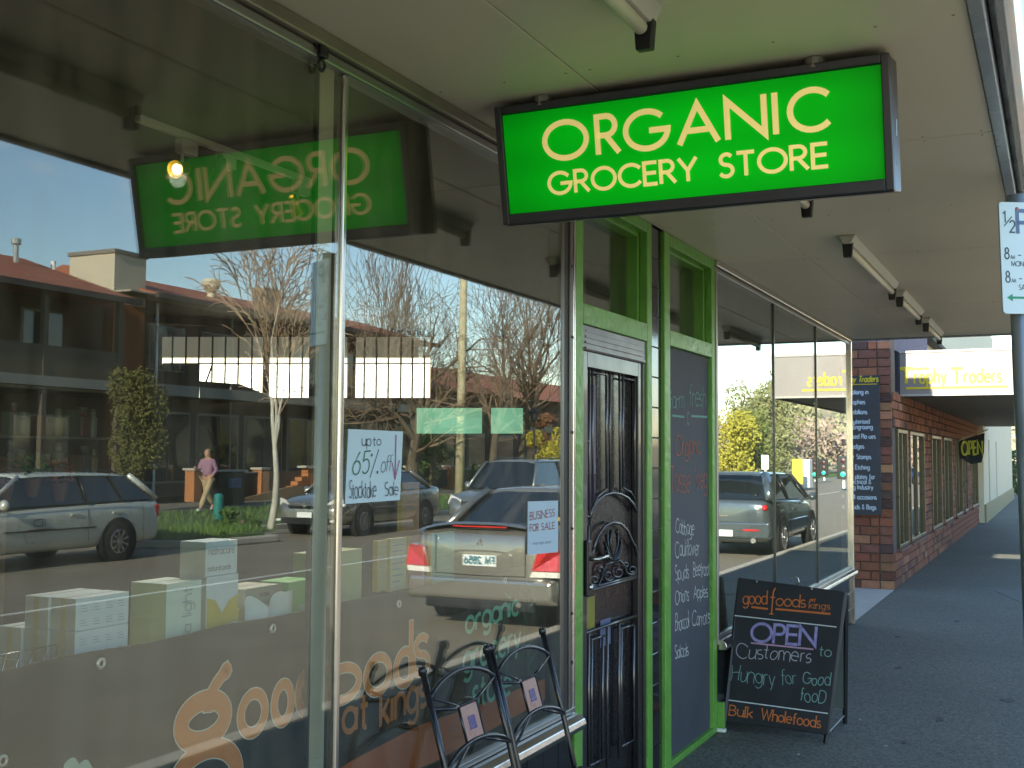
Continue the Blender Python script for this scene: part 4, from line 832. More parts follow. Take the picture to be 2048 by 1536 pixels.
m_ = MB(); sbt(m_, 'Customers', (1472, 1314), (1622, 1326), 1285, .0026, gap=.12, jit=.06); m_.build('chalk_writing', M('chalk_lilac', (.4, .4, .45), .9, nz=.2, ns=60), sb, fix=False)
m_ = MB(); sbt(m_, 'to', (1638, 1311), (1662, 1314), 1290, .0026, gap=.1); sbt(m_, 'Hungry', (1462, 1362), (1550, 1370), 1330, .0022, gap=.12, jit=.06); sbt(m_, 'for', (1562, 1370), (1592, 1369), 1340, .002, gap=.1, jit=.05)
sbt(m_, 'Good', (1605, 1368), (1660, 1372), 1344, .0024, gap=.12, jit=.05); sbt(m_, 'fooD', (1600, 1402), (1651, 1408), 1376, .0024, gap=.14, jit=.05); m_.build('chalk_writing', M('chalk_aqua', (.2, .36, .33), .9, nz=.2, ns=60), sb, fix=False)
# frame legs, hinges, rear panel
def leg(a, b_, w=.014): MB().tube([a, b_], w, 4).build('leg', BF, sb)
leg(TR_+nB*-.02, A(1651, 1487, z=0)); leg(TL_+nB*-.02, BL+V((-.03, .0, -.055)))
RR = A(1690, 1447, z=0); RLg = RR+(BL-BRr)*.97
leg(TR_+nB*-.035+V((0, 0, -.01)), RR); leg(TL_+nB*-.035, RLg)
a, b_ = TR_+nB*-.04, TL_+nB*-.04
MB().hexa([a.lerp(RR, .02), b_.lerp(RLg, .02), b_.lerp(RLg, .88), a.lerp(RR, .88)], V((-.008, 0, 0))).build('rear_panel', M('board_rear', (.13, .16, .15), .7, nz=.2, ns=4), sb)
for px in (1514, 1624): MB().lathe(SBp(px, 1163+(px-1514)*.13)+nB*.001, [(0, -.004), (.006, -.004), (.006, .002), (0, .003)], 'x', 10).build('screw', CHROME, sb)
c = SBp(1592, 1164); MB().tube([c+V((0, .03, 0)), c+V((0, .028, .02)), c+V((0, .01, .03)), c+V((0, -.012, .025)), c+V((0, -.02, 0)), c+V((0, -.004, -.02))], .003, 6).build('handle', CHROME, sb, smooth=True)
MB().tube([BRr.lerp(V((6.66, -.64, 0)), .5)+V((.02, 0, .03)), A(1688, 1432, z=.06)], .005, 5).build('stay', BF, sb)
# ================================================================== parking sign
ps = empty('parking_sign', (5.14, -1.74, 0), 'pale half hour parking sign on a grey metal pole at the kerb', 'street sign')
PG = M('pole_galvanised', (.30, .34, .34), .35, .6, nz=.15, ns=7)
pa, pb_ = A(2041, 640, x=5.14), A(2069, 1300, x=5.14); pd = (pa-pb_)/(pa.z-pb_.z)
MB().tube([pb_-pd*(pb_.z), pb_+pd*(2.69-pb_.z)], .038, 20).build('pole', PG, ps, smooth=True)
xs_ = 5.055
q = [A(2003, 404, x=xs_), A(2003, 404, x=xs_), A(2016, 624, x=xs_), A(2016, 624, x=xs_)]
tl_, bl_ = A(2003, 403, x=5.05), A(2018, 626, x=5.05); e = V((.5, -.866, 0)).normalized(); up = pd.normalized(); Wd, Hd = .215, (tl_-bl_).length
bl_ = pb_+pd*(bl_.z-pb_.z)+V((-.866, -.5, 0))*.043-e*Wd*.44
pts = []
for cx_, cy_, a0 in ((Wd-.015, .015, -90), (Wd-.015, Hd-.015, 0), (.015, Hd-.015, 90), (.015, .015, 180)):
    pts += arc(cx_, cy_, .015, .015, a0, a0+90, 5)
MB().prism([bl_+e*a+up*b_ for a, b_ in pts], (.0035, .002, 0)).build('sign_plate', M('sign_white_blue', (.62, .76, .78), .4), ps)
MB().prism([bl_+e*(a*1.012-.0014)+up*(b_*1.006-.0014)+V((.0039, .00225, 0)) for a, b_ in pts], (.0026, .0015, 0)).build('plate_back', M('sign_alu', (.3, .32, .33), .4, .6), ps)
def psw(mb, t, u0, v0, wd, h, w, **k): write(mb, t, bl_+e*u0+up*v0, bl_+e*(u0+wd)+up*v0, h, w, up=up, n=V((-.866, -.5, 0)), lift=.001, **k)
DG = M('sign_ink', (.05, .08, .1), .5); m_ = MB()
psw(m_, '1', .014, Hd-.085, .012, .045, .0026); psw(m_, '2', .042, Hd-.125, .022, .048, .003); ribbon(m_, [(.018, Hd-.1), (.052, Hd-.06)], .0022, lambda a, b_, l: bl_+e*a+up*b_+V((-l*.866, -l*.5, 0)), .001)
psw(m_, '8', .016, Hd-.235, .018, .045, .0028); psw(m_, '8', .016, Hd-.332, .018, .045, .0028); psw(m_, '-', .072, Hd-.238, .015, .045, .002); psw(m_, '-', .072, Hd-.335, .015, .045, .002)
psw(m_, '5', .12, Hd-.235, .018, .045, .0028); psw(m_, '1', .12, Hd-.332, .01, .045, .0028); psw(m_, 'AM', .040, Hd-.235, .018, .014, .0011); psw(m_, 'AM', .040, Hd-.332, .018, .014, .0011)
psw(m_, 'MON-FRI', .042, Hd-.265, .09, .02, .0014); psw(m_, 'SAT', .07, Hd-.362, .04, .02, .0014); m_.build('sign_lettering', DG, ps, fix=False)
m_ = MB(); psw(m_, 'P', .075, Hd-.13, .05, .095, .008); m_.build('sign_lettering', M('sign_blue', (.12, .18, .3), .5), ps, fix=False)
m_ = MB(); yy = Hd-.395
ribbon(m_, [(.04, yy), (.2, yy)], .0045, lambda a, b_, l: bl_+e*a+up*b_+V((-l*.866, -l*.5, 0)), .001); m_.add([bl_+e*a+up*b_+V((-.0009, -.0005, 0)) for a, b_ in ((.018, yy), (.042, yy+.016), (.042, yy-.016))], [(0, 1, 2)]); m_.build('arrow', M('sign_green', (.02, .3, .16), .5), ps, fix=False)
MB().lathe(bl_+e*.075+up*(Hd-.028), [(0, -.004), (.008, -.003), (.008, .0), (0, .0)], 'x', 12).build('bolt', M('bolt_red', (.35, .15, .13), .4, .3), ps)

# ================================================================== brick building
bb = empty('brick_building', (20, 0, 0), 'brown brick shop building with narrow windows beyond the grocery', 'building')
MOR = M('mortar', (.14, .12, .10), .9, nz=.3, ns=30, bump=.4, bs=90)
BRK = [M('brick_red', (.29, .105, .055), .85, nz=.3, ns=14, bump=.5, bs=60, rnd=.22), M('brick_brown', (.20, .085, .055), .85, nz=.3, ns=14, bump=.5, bs=60, rnd=.22), M('brick_tan', (.34, .16, .085), .85, nz=.3, ns=14, bump=.5, bs=60, rnd=.3), M('brick_dark', (.10, .055, .045), .85, nz=.3, ns=14, bump=.5, bs=60, rnd=.3)]
BM = {}
def brickmesh(l, d, h, k):
    key = (round(l, 3), round(d, 3), round(h, 3), k)
    if key not in BM:
        c = .004; me = bpy.data.meshes.new('brick'); v = []
        for x in (0, l):
            for y in (0, d):
                for z in (0, h): v.append((x, y, z))
        bm = bmesh.new(); vs = [bm.verts.new(p) for p in v]
        for f in ((0, 1, 3, 2), (4, 6, 7, 5), (0, 4, 5, 1), (2, 3, 7, 6), (0, 2, 6, 4), (1, 5, 7, 3)): bm.faces.new([vs[i] for i in f])
        bmesh.ops.bevel(bm, geom=list(bm.edges), offset=c, segments=1, affect='EDGES'); bmesh.ops.recalc_face_normals(bm, faces=bm.faces); bm.to_mesh(me); bm.free()
        me.materials.append(BRK[k]); BM[key] = me
    return BM[key]
box('end_wall', MOR, bb, 14.735, 15.2, .018, 3.0, 0, 3.9); H_, J_ = .097, .012
z = .0; r_ = 0
pick = lambda: random.choices([0, 1, 2, 3], [.48, .30, .12, .10])[0]
while z < 2.98:
    y = .0; k = 0
    # corner header then stretchers
    Ls = ([.17]+[.23]*6) if r_ % 2 == 0 else ([.17, .11]+[.23]*6)
    for L in Ls:
        inst('brick', brickmesh(.03, L-J_, H_-.0, pick() if k else random.choice([3, 1, 2, 0])), (14.715+random.uniform(-.003, .003), y+.002, z+.003), bb); y += L; k += 1
        if y > 1.25: break
    z += H_+J_; r_ += 1
# long facade: dado of bricks, windows with pale frames, brick band over them
WIN = [(15.15, 16.15), (16.45, 18.25), (19.4, 21.0), (21.5, 23.2), (24.0, 25.6), (26.2, 27.1), (28.6, 30.6)]
box('facade_wall', MOR, bb, 15.2, 31, .03, .4, 0, .45); box('facade_wall', MOR, bb, 15.2, 31, .03, .4, 1.98, 2.45)
xx = 15.2
for a, b_ in WIN+[(31, 31)]:
    if a > xx: box('facade_wall', MOR, bb, xx, a, .03, .4, .45, 1.98)
    xx = max(xx, b_)
for z0, z1 in ((.0, .44), (1.99, 2.4)):
    z = z0; r_ = 0
    while z < z1-.05:
        x = 14.75+(.12 if r_ % 2 else 0)
        while x < (23 if z0 == 0 else 22):
            inst('brick', brickmesh(.228, .035, H_, pick()), (x, -.004+random.uniform(-.002, .002), z+.003), bb); x += .24
        z += H_+J_; r_ += 1
m_ = MB()
for z0, z1 in ((.0, .44), (1.99, 2.4)):
    z = z0; r_ = 0
    while z < z1-.05:
        x = (23.03 if z0 == 0 else 22.03)+(.12 if r_ % 2 else 0)
        while x < 30.8: m_.box(x, x+.228, -.004, .028, z+.003, z+H_); x += .24
        z += H_+J_; r_ += 1
m_.build('far_bricks', BRK[0], bb, kind='stuff')
for a, b_ in ((18.26, 19.38), (21.02, 21.48), (23.22, 23.98), (25.62, 26.18), (27.12, 28.58), (16.17, 16.43)):
    z = .46; r_ = 0
    while z < 1.95:
        x = a; w = b_-a
        n = max(1, round(w/.24))
        for i in range(n): inst('brick', brickmesh(w/n-.012, .035, H_, pick()), (a+w/n*i+.006, -.004+random.uniform(-.002, .002), z), bb)
        z += H_+J_; r_ += 1
WFR = M('window_frame_cream', (.09, .075, .035), .3, 0, nz=.12, ns=7); BGL = glass('window_glass_brick', 1.45, (.25, .25, .2), 0)
for a, b_ in WIN:
    w = MB(); t = .05
    w.box(a, a+t, -.02, .08, .46, 1.97).box(b_-t, b_, -.02, .08, .46, 1.97).box(a+t, b_-t, -.02, .08, .46, .51).box(a+t, b_-t, -.02, .08, 1.92, 1.97)
    mid = (a+b_)/2; w.box(mid-.02, mid+.02, -.01, .07, .51, 1.92)
    w = w.build('window', WFR, bb, bevel=.006); box('pane', BGL, w, a+t, b_-t, .02, .03, .51, 1.92)
    box('sill', M('brick_sill', (.2, .1, .07), .8, nz=.3, ns=10), w, a-.02, b_+.02, -.045, .05, .425, .458, bevel=.006)
    m2 = MB()
    for s in (a+.1, a+(b_-a)*.45, b_-.16): m2.box(s, s+.06, .09, .12, .52, 1.9)
    m2.build('curtain_strip', M('curtain', (.09, .085, .05), .8), w)
box('inner_dark', DARK, bb, 15.3, 31, .8, .9, 0, 2.4)
m_ = MB()      # textured upper wall above the lower awning
box('upper_wall', M('pebble_wall', (.2, .16, .19), .9, nz=.7, ns=22, bump=.8, bs=30, det=8), bb, 14.73, 19.6, .05, .3, 3.0, 3.9)
box('roof_slab', DARKW, bb, 14.73, 31, .3, 6, 3.88, 3.95)
# poster board on the end wall
po = empty('services_board', (14.69, .32, 1.76), 'tall dark board listing trophies, medallions and engraving on the brick end wall', 'sign')
PX = 14.685; yr_, yl_ = A(1761, 890, x=PX).y, .78; zt_, zb_ = A(1720, 751, x=PX).z, A(1730, 1030, x=PX).z
box('board', M('board_slate', (.055, .06, .068), .45, nz=.35, ns=1.5), po, PX, PX+.02, yr_, yl_, zb_, zt_, bevel=.002)
m_ = MB()
def bt(t, yR, pyb, h=.055, w=.0055, mb=None, **k):
    """line of text whose right end sits at photo x yR"""
    P = A(yR, pyb, x=PX); mb = mb or m_; _, W_ = layout(t, **k); ln = W_*h*.78; write(mb, t, V((PX, P.y+ln, P.z)), V((PX, P.y, P.z)), h, w, up=V((0, 0, 1)), n=V((-1, 0, 0)), lift=.002, **k)
for t, xr, yb2 in (('Specialising in:', 1738, 788), ('Trophies', 1730, 808), ('Medallions', 1734, 828), ('Computerised', 1739, 847), ('Laser Engraving', 1745, 858), ('Personalised Plaques', 1751, 877), ('Badges', 1728, 897), ('Rubber Stamps', 1742, 918),
                   ('Glass Etching', 1739, 939), ('Engraved plates for', 1750, 958), ('Electrical &', 1742, 968), ('Building Industry', 1746, 979), ('For all occasions', 1753, 999), ('Metal Goods & Bags', 1752, 1019)): bt(t, xr, yb2)
m_.build('board_lettering', M('lettering_pale', (.5, .6, .68), .6), po, fix=False)
m_ = MB(); bt('Trophy Traders', 1756, 763, .07, .007, slant=.25); P = A(1754, 768, x=PX); ribbon(m_, [(0, 0), (.6, 0)], .005, lambda a, b_, l: V((PX-l, P.y+a, P.z+b_)), .002)
YEL = M('lettering_yellow', (.62, .48, .02), .5, nz=.05, ns=6); m_.build('board_lettering', YEL, po, fix=False)
# lower awning of the brick building and its end sign
a2 = empty('lower_awning', (20, -.8, 2.42), 'lower dark lined awning in front of the brick building', 'awning')
ax0, ax1 = 15.75, 32
for i in range(7): box('soffit_panel', M('soffit_dark', (.14, .13, .10), .6, nz=.1, ns=3), a2, ax0+.05+2.3*i, ax0+.05+2.3*i+2.29, -1.62, -.005, 2.42, 2.435)
box('deck', M('awning_roof', (.3, .3, .3)), a2, ax0+.05, ax1, -1.66, .0, 2.93, 2.96); box('fascia', M('fascia_pale', (.4, .4, .36), .5), a2, ax0+.05, ax1, -1.68, -1.64, 2.4, 3.0)
ts = empty('end_sign', (15.7, -.8, 2.7), 'grey Trophy Traders sign board across the end of the lower awning', 'sign')
SX = 15.70
box('sign_board', M('sign_charcoal', (.24, .215, .20), .36, coat=.5), ts, SX, SX+.05, -1.70, .02, 2.405, 3.0, bevel=.006)
box('sign_board', M('sign_shaded_end', (.02, .022, .035), .5), ts, SX-.02, SX+.05, .022, .115, 2.40, 2.97, bevel=.005)  # end of the board in shadow, the shade put in as a dark colour
box('sign_trim', M('trim_pale', (.4, .38, .34), .4), ts, SX-.015, SX-.001, -1.70, .018, 2.405, 2.43); box('sign_trim', M('trim_pale', (.4, .38, .34)), ts, SX-.015, SX-.001, -1.70, .018, 2.97, 2.995)
m_ = MB()
def tw(t, a, b_, htop, w, **k): P0, P1 = A(*a, x=SX), A(*b_, x=SX); h = A(a[0], htop, x=SX).z-P0.z; write(m_, t, P0, V((SX, P1.y, P0.z)), h, w, n=V((-1, 0, 0)), lift=.006, **k)
tw('T', (1800, 767), (1826, 767), 737, .02); tw('rophy', (1829, 767), (1892, 765), 738, .0125, gap=.24); tw('T', (1902, 767), (1926, 765), 737, .016); tw('raders', (1929, 765), (2003, 763), 738, .0125, gap=.24)
zr = A(1900, 775, x=SX).z; zr2 = A(1900, 737, x=SX).z
ribbon(m_, [(A(1800, 0, x=SX).y, zr), (A(2000, 0, x=SX).y, zr)], .014, lambda a, b_, l: V((SX-l, a, b_)), .006)
ribbon(m_, [(A(1793, 0, x=SX).y, zr2), (A(1845, 0, x=SX).y, zr2+.01)], .013, lambda a, b_, l: V((SX-l, a, b_)), .006)
m_.build('sign_lettering', YEL, ts, fix=False)
# OPEN flag
fl = empty('open_flag', (25, -.2, 1.8), 'dark OPEN flag with yellow letters on a pole over the footpath', 'flag')
MB().tube([A(1893, 890, x=25), A(1976, 859, x=25)], .012, 6).build('flag_pole', M('pole_pale', (.5, .45, .3), .4), fl)
q = [A(1919, 882, x=25), A(1969, 866, x=25), A(1968, 905, x=25), A(1963, 925, x=25), A(1942, 928, x=25), A(1921, 916, x=25)]
MB().prism(q, (.02, 0, 0)).build('cloth', M('flag_dark', (.02, .025, .03), .8), fl)
m_ = MB(); write(m_, 'OPEN', A(1924, 910, x=24.98), A(1965, 908, x=24.98), A(1924, 884, x=24.98).z-A(1924, 910, x=24.98).z, .02, n=V((-1, 0, 0)), lift=.01, gap=.2); m_.build('flag_lettering', M('flag_yellow', (.5, .5, .06), .6), fl, fix=False)
# further shops and planting at the end of the path
wb2 = empty('white_shop', (38, 0, 0), 'pale cream rendered shop beyond the brick building', 'building')
CR = M('cream_render', (.8, .72, .5), .8, nz=.06, ns=2)
box('wall', CR, wb2, 31.05, 33.3, -.12, 3, 0, 3.2); box('wall', CR, wb2, 33.9, 37.2, -.12, 3, 0, 3.2); box('wall', CR, wb2, 37.9, 50, -.12, 3, 0, 3.2)
for a, b_ in ((33.3, 33.9), (37.2, 37.9)): w = box('window', M('frame_dark', (.05, .05, .04), .5), wb2, a, b_, -.08, .1, .0, 2.1); box('wall_over', CR, wb2, a, b_, -.12, 3, 2.1, 3.2)
box('dado', M('dado_tan', (.4, .34, .18), .8), wb2, 31.05, 50, -.17, -.125, 0, .45)
ws = MB().box(24, 50, .5, 9, 3.25, 6.4).build('upper_storey', CR, wb2)
sh_ = empty('corner_shrub', (56, -.2, 0), 'dark green shrub at the far end of the footpath', 'shrub'); m_ = MB(); leafball(m_, (56, -.3, 1.0), 1.0, .7, 1.1, 500, .16); m_.build('leaves', M('shrub_leaf', (.07, .1, .03), .8, nz=.4, ns=2), sh_, fix=False); MB().tube([(56, -.3, 0), (56, -.3, 1)], .07, 6).build('stem', M('bark', (.12, .09, .06), .9), sh_)

# ================================================================== CARS
TYRE = M('tyre', (.015, .015, .015), .8); RIM = M('rim', (.4, .4, .42), .3, .8); CGL = M('car_glass', (.012, .016, .018), .04, spec=.9, coat=.6); HUBD = M('arch_dark', (.008, .008, .008), .9)
LAMPC = M('headlamp', (.75, .75, .72), .08, spec=.9, coat=1, nz=.3, ns=30); LAMPR = M('tail_lamp', (.55, .012, .012), .12, spec=.8, coat=1, nz=.35, ns=40); PLATE = M('plate_white', (.75, .78, .78), .4); LAMPW = M('lamp_clear', (.8, .78, .72), .12, coat=1, nz=.3, ns=40)
def car(name, label, kind, L, Wd, paint, loc, rz, prof, gh, wheels, plate=None, plate_front=None, front='round', group='parked cars'):
    """prof: (x, low, shoulder/hood height, half width); gh: windshield base x, roof front x, roof rear x, rear glass base x, roof height"""
    c = empty(name, (0, 0, 0), label, 'car', group)
    rs = []
    for x, lo, hi, w in prof:
        m = (lo+hi)/2
        half = [(0, lo), (w*.80, lo), (w*.955, lo+.05), (w*.995, lo+(hi-lo)*.3), (w, m+.03), (w*.985, lo+(hi-lo)*.78), (w*.95, hi-.03), (w*.86, hi), (w*.5, hi+.018), (0, hi+.024)]
        rs.append([(x, y, z) for y, z in half]+[(x, -y, z) for y, z in half[-2:0:-1]])
    body = MB().rings(rs).build('body', paint, c, smooth=True); body.data.polygons[-1].use_smooth = False
    sd = body.modifiers.new('s', 'SUBSURF'); sd.levels = 1; sd.render_levels = 1
    xf, xrf, xrr, xr, zr_, zb0, zb1 = gh; wb, wr = Wd/2*.93, Wd/2*.72
    mid = (xrf+xrr)/2
    def sec(x, z, w): return [(x, -w, z-.045), (x, -w*.9, z-.012), (x, -w*.5, z+.008), (x, 0, z+.012), (x, w*.5, z+.008), (x, w*.9, z-.012), (x, w, z-.045), (x, 0, z-.06)]
    MB().rings([sec(xrf+.02, zr_-.025, wr*.97), sec(xrf-.25*(xrf-mid), zr_, wr), sec(mid, zr_+.012, wr*1.01), sec(xrr+.25*(mid-xrr), zr_, wr), sec(xrr-.02, zr_-.03, wr*.96)]).build('roof', paint, c, smooth=True)
    ins = .012
    for s in (1, -1):
        q = [V((xf-.06, s*(wb-ins), zb0)), V((xrf-.04, s*(wr-ins), zr_-.05)), V((xrr+.04, s*(wr-ins), zr_-.05)), V((xr+.08, s*(wb-ins), zb1))]
        MB().prism(q, (0, -s*.02, 0)).build('side_window', CGL, c)
        for a, b_, wd in ((V((xf, s*wb, zb0)), V((xrf, s*wr, zr_-.03)), .032), (V((xr, s*wb*.98, zb1)), V((xrr, s*wr*.98, zr_-.03)), .05 if kind != 'hatch' else .09), (V((mid-.05, s*wb, (zb0+zb1)/2)), V((mid-.05, s*wr, zr_-.03)), .022)):
            MB().tube([a, a.lerp(b_, .5)+V((0, s*.01, .01)), b_], wd, 6).build('pillar', paint if wd != .022 else BLACK, c, smooth=True)
        if kind in ('wagon', 'suv'):
            a, b_ = V((xr+.75, s*wb, zb1)), V((xrr+.45, s*wr, zr_-.03)); MB().tube([a, b_], .024, 6).build('pillar', BLACK, c)
            MB().tube([(xrf-.2, s*wr*.88, zr_+.0), (xrf-.35, s*wr*.88, zr_+.05), (xrr+.35, s*wr*.88, zr_+.05), (xrr+.2, s*wr*.88, zr_+.0)], .014, 6).build('roof_rail', BLACK, c, smooth=True)
        MB().tube([(xr+.1, s*(Wd/2*.975), zb1-.02), (xf-.1, s*(Wd/2*.975), zb0-.02)], .009, 5).build('window_trim', BLACK, c)
        dz = (prof[3][1]+prof[3][2])/2
        MB().tube([(wheels[1]+.5, s*Wd/2*1.0, dz-.02), (wheels[0]-.5, s*Wd/2*1.0, dz-.02)], .012, 5).build('side_moulding', BLACK if kind == 'wagon' else paint, c)
        for xd in (mid-.05, xf+.03, xr+.35): MB().tube([(xd, s*(Wd/2*.998), .32), (xd, s*(Wd/2*1.004), .62), (xd-.01, s*Wd/2*.965, zb0-.05)], .0045, 4).build('door_gap', BLACK, c)
        for xd in (mid+.12, mid-.75): box('door_handle', paint, c, xd, xd+.18, s*Wd/2*.985-.012, s*Wd/2*.985+.022, zb0-.16, zb0-.125, bevel=.006)
        m2 = MB().lathe((xf-.25, s*(Wd/2+.07), zb0+.05), [(0, -.05), (.07, -.04), (.085, 0), (.06, .05), (0, .06)], 'x', 10).build('door_mirror', paint, c, smooth=True)
        MB().tube([(xf-.25, s*Wd/2*.9, zb0), (xf-.25, s*(Wd/2+.05), zb0+.03)], .018, 6).build('arm', BLACK, m2)
        for xw in wheels:
            R0 = .315 if kind != 'suv' else .335
            MB().lathe((xw, s*(Wd/2-.06), R0), [(0, -.06), (R0+.07, -.06), (R0+.07, .060), (R0+.0, .061), (0, .0605)] if s > 0 else [(0, .06), (R0+.07, .06), (R0+.07, -.060), (R0, -.061), (0, -.0605)], 'y', 28).build('wheel_arch', HUBD, c)
            wv = MB().lathe((xw, s*(Wd/2-.08), R0), [(r9, s*h9) for r9, h9 in ((0, -.09), (R0*.62, -.09), (R0*.93, -.09), (R0, -.06), (R0, .06), (R0*.93, .09), (R0*.66, .095), (R0*.64, .05), (0, .05))], 'y', 28).build('wheel', TYRE, c, smooth=False)
            rm = MB(); yy = s*(Wd/2+.024)
            rm.lathe((xw, s*(Wd/2-.004), R0), [(R0*.58, -.02), (R0*.66, .0), (R0*.66, .026), (R0*.60, .026), (R0*.56, -.02)], 'y', 28)
            for k in range(9):
                a = R_(40*k); e0 = V((math.cos(a), 0, math.sin(a))); t0 = V((-math.sin(a), 0, math.cos(a))); cc = V((xw, yy-s*.005, R0))
                rm.prism([cc+e0*R0*.12+t0*.014, cc+e0*R0*.62+t0*.022, cc+e0*R0*.62-t0*.022, cc+e0*R0*.12-t0*.014], (0, -s*.02, 0))
            rm.lathe((xw, yy-s*.008, R0), [(0, -.014), (.05, -.012), (.05, .012), (0, .014)], 'y', 12)
            rm.build('rim', RIM, wv)
    # screens
    def screen(nm, xa, za, wa, xb_, zb_2, wb_):
        d = V((xb_-xa, 0, zb_2-za)); n = V((-d.z, 0, d.x)).normalized(); n = n if n.z > 0 else -n
        rs2 = []
        for t in (0, .5, 1):
            x, z, w = xa+(xb_-xa)*t, za+(zb_2-za)*t, wa+(wb_-wa)*t; bow = (.05 if xa > 0 else -.05)
            rs2.append([V((x-bow*1.0, -w, z))]+[V((x+bow*(1-(q_/w)**2)-bow*.0, q_, z)) for q_ in (-w*.6, 0, w*.6)]+[V((x-bow*1.0, w, z))])
        mb2 = MB(); mb2.rings(rs2, closed=False, cap=False); k = len(mb2.v); mb2.v += [p-n*.015 for p in mb2.v[:k]]; mb2.f += [tuple(reversed([i+k for i in f])) for f in mb2.f[:]]
        mb2.build(nm, CGL, c, smooth=True, fix=False)
    screen('windscreen', xf-.01, zb0+.0, wb-.02, xrf-.0, zr_-.03, wr-.01); screen('rear_window', xr+.01, zb1, wb-.03, xrr+.0, zr_-.035, wr-.01)
    box('cabin', M('car_interior', (.02, .02, .02), .9), c, xr+.35, xf-.45, -wb+.15, wb-.15, .5, min(zb0, zb1)+.02)
    for s in (1, -1):
        MB().prism([(xf-.95, s*.2, zb0-.1), (xf-.75, s*.2, zb0-.1), (xf-.85, s*.2, zr_-.12), (xf-.98, s*.2, zr_-.12)], (0, s*.35, 0)).build('seat', M('car_seat', (.08, .03, .03), .8), c)
    c['tmp'] = 1
    return c
def fin(c, loc, rz): c.location = loc; c.rotation_euler = (0, 0, rz); del c['tmp']
SILV = M('paint_silver', (.38, .37, .33), .2, .75, coat=.7); GREYD = M('paint_dark_grey', (.12, .15, .16), .18, .6, coat=.8, nz=.1, ns=3); WAG = M('paint_wagon', (.62, .65, .58), .3, .25, coat=.6, nz=.06, ns=3); CIV = M('paint_champagne', (.36, .35, .31), .22, .75, coat=.8); FOR = M('paint_pewter', (.33, .35, .34), .26, .7, coat=.6); BLU = M('paint_blue', (.03, .05, .13), .3, .5, coat=.6)
# -- silver sedan on our side of the street, tail to the camera side
pr_ = [(-2.25, .36, .86, .60), (-2.21, .28, .95, .74), (-2.08, .24, 1.0, .83), (-1.7, .22, 1.01, .855), (-1.1, .22, .97, .86), (0, .22, .93, .865), (1.0, .22, .92, .86), (1.7, .22, .84, .85), (2.05, .24, .74, .82), (2.2, .28, .66, .74), (2.25, .34, .56, .6)]
c = car('sedan', 'silver sedan parked at the near kerb, tail lamps and plate mirrored in the right pane', 'sedan', 4.5, 1.73, SILV, None, 0, pr_, (1.05, .35, -.85, -1.45, 1.36, .9, .97), (1.35, -1.3))
xq = -2.245
for s in (1, -1):
    MB().rings([[(xq-.03, s*.58, .60), (xq-.03, s*.64, .80), (xq-.03, s*.78, .82), (xq+.10, s*.868, .80), (xq+.02, s*.868, .60)], [(xq+.1, s*.58, .60), (xq+.1, s*.64, .80), (xq+.12, s*.80, .82), (xq+.3, s*.885, .80), (xq+.3, s*.885, .60)]]).build('tail_lamp', LAMPR, c, bevel=.01)
    MB().rings([[(xq-.02, s*.56, .54), (xq-.02, s*.58, .595), (xq+.04, s*.862, .595), (xq+.04, s*.85, .54)], [(xq+.3, s*.47, .53), (xq+.3, s*.49, .595), (xq+.3, s*.868, .595), (xq+.3, s*.868, .54)]]).build('reversing_lamp', LAMPW, c, bevel=.005)
MB().rings([[(xq-.04, y, z) for y, z in ((-.78, .30), (-.80, .38), (-.78, .50), (.78, .50), (.80, .38), (.78, .30))], [(xq+.05, y*1.075, z) for y, z in ((-.78, .26), (-.80, .38), (-.78, .525), (.78, .525), (.80, .38), (.78, .26))]]).build('rear_bumper', SILV, c, smooth=False, bevel=.03)
MB().box(xq-.03, xq+.06, -.6, .6, .2, .295).build('lower_valance', BLACK, c, bevel=.02)
P8 = arc(0, 0, 1, 1, 0, 360, 24)[:-1]; sup = lambda t: (abs(t)**.5)*(1 if t > 0 else -1)
MB().rings([[(xq+.012, sup(a)*.36, .68+sup(b_)*.105) for a, b_ in P8], [(xq-.006, sup(a)*.36, .68+sup(b_)*.105) for a, b_ in P8], [(xq-.006, sup(a)*.335, .68+sup(b_)*.088) for a, b_ in P8], [(xq+.008, sup(a)*.33, .68+sup(b_)*.084) for a, b_ in P8]]).build('plate_surround', SILV, c)
pt_ = box('number_plate', PLATE, c, xq-.006, xq+.002, -.186, .186, .625, .735, bevel=.004)
m_ = MB(); write(m_, 'FM', V((xq-.0065, .165, .65)), V((xq-.0065, .07, .65)), .065, .009, n=V((-1, 0, 0)), lift=.002, gap=.2); write(m_, '2856', V((xq-.0065, .02, .65)), V((xq-.0065, -.165, .65)), .065, .009, n=V((-1, 0, 0)), lift=.002, gap=.2); m_.build('plate_lettering', M('plate_ink', (.03, .16, .2), .5), pt_, fix=False)
for k, (a, b_) in enumerate(((0, .022), (-.022, -.012), (.022, -.012))):
    MB().prism([(xq-.004, a+p, .86+b_+q) for p, q in ((0, .02), (.014, 0), (0, -.02), (-.014, 0))], (.012, 0, 0)).build('badge', CHROME, c)
MB().rings([[(-2.24, y, 1.035-.09*(abs(y)/.72)**3) for y in fr(-.72, .72, 12)], [(-2.2, y, 1.06-.09*(abs(y)/.72)**3) for y in fr(-.72, .72, 12)], [(-2.02, y, 1.03-.06*(abs(y)/.72)**3) for y in fr(-.72, .72, 12)], [(-2.02, y, .99-.06*(abs(y)/.72)**3) for y in fr(-.72, .72, 12)]], closed=False, cap=False).build('boot_spoiler', SILV, c, smooth=True, fix=True)
box('high_brake_lamp', LAMPR, c, -2.252, -2.238, -.3, .3, 1.008, 1.022)
MB().tube([(-2.29, .45, .27), (-2.1, .45, .27)], .028, 10).build('exhaust', CHROME, c)
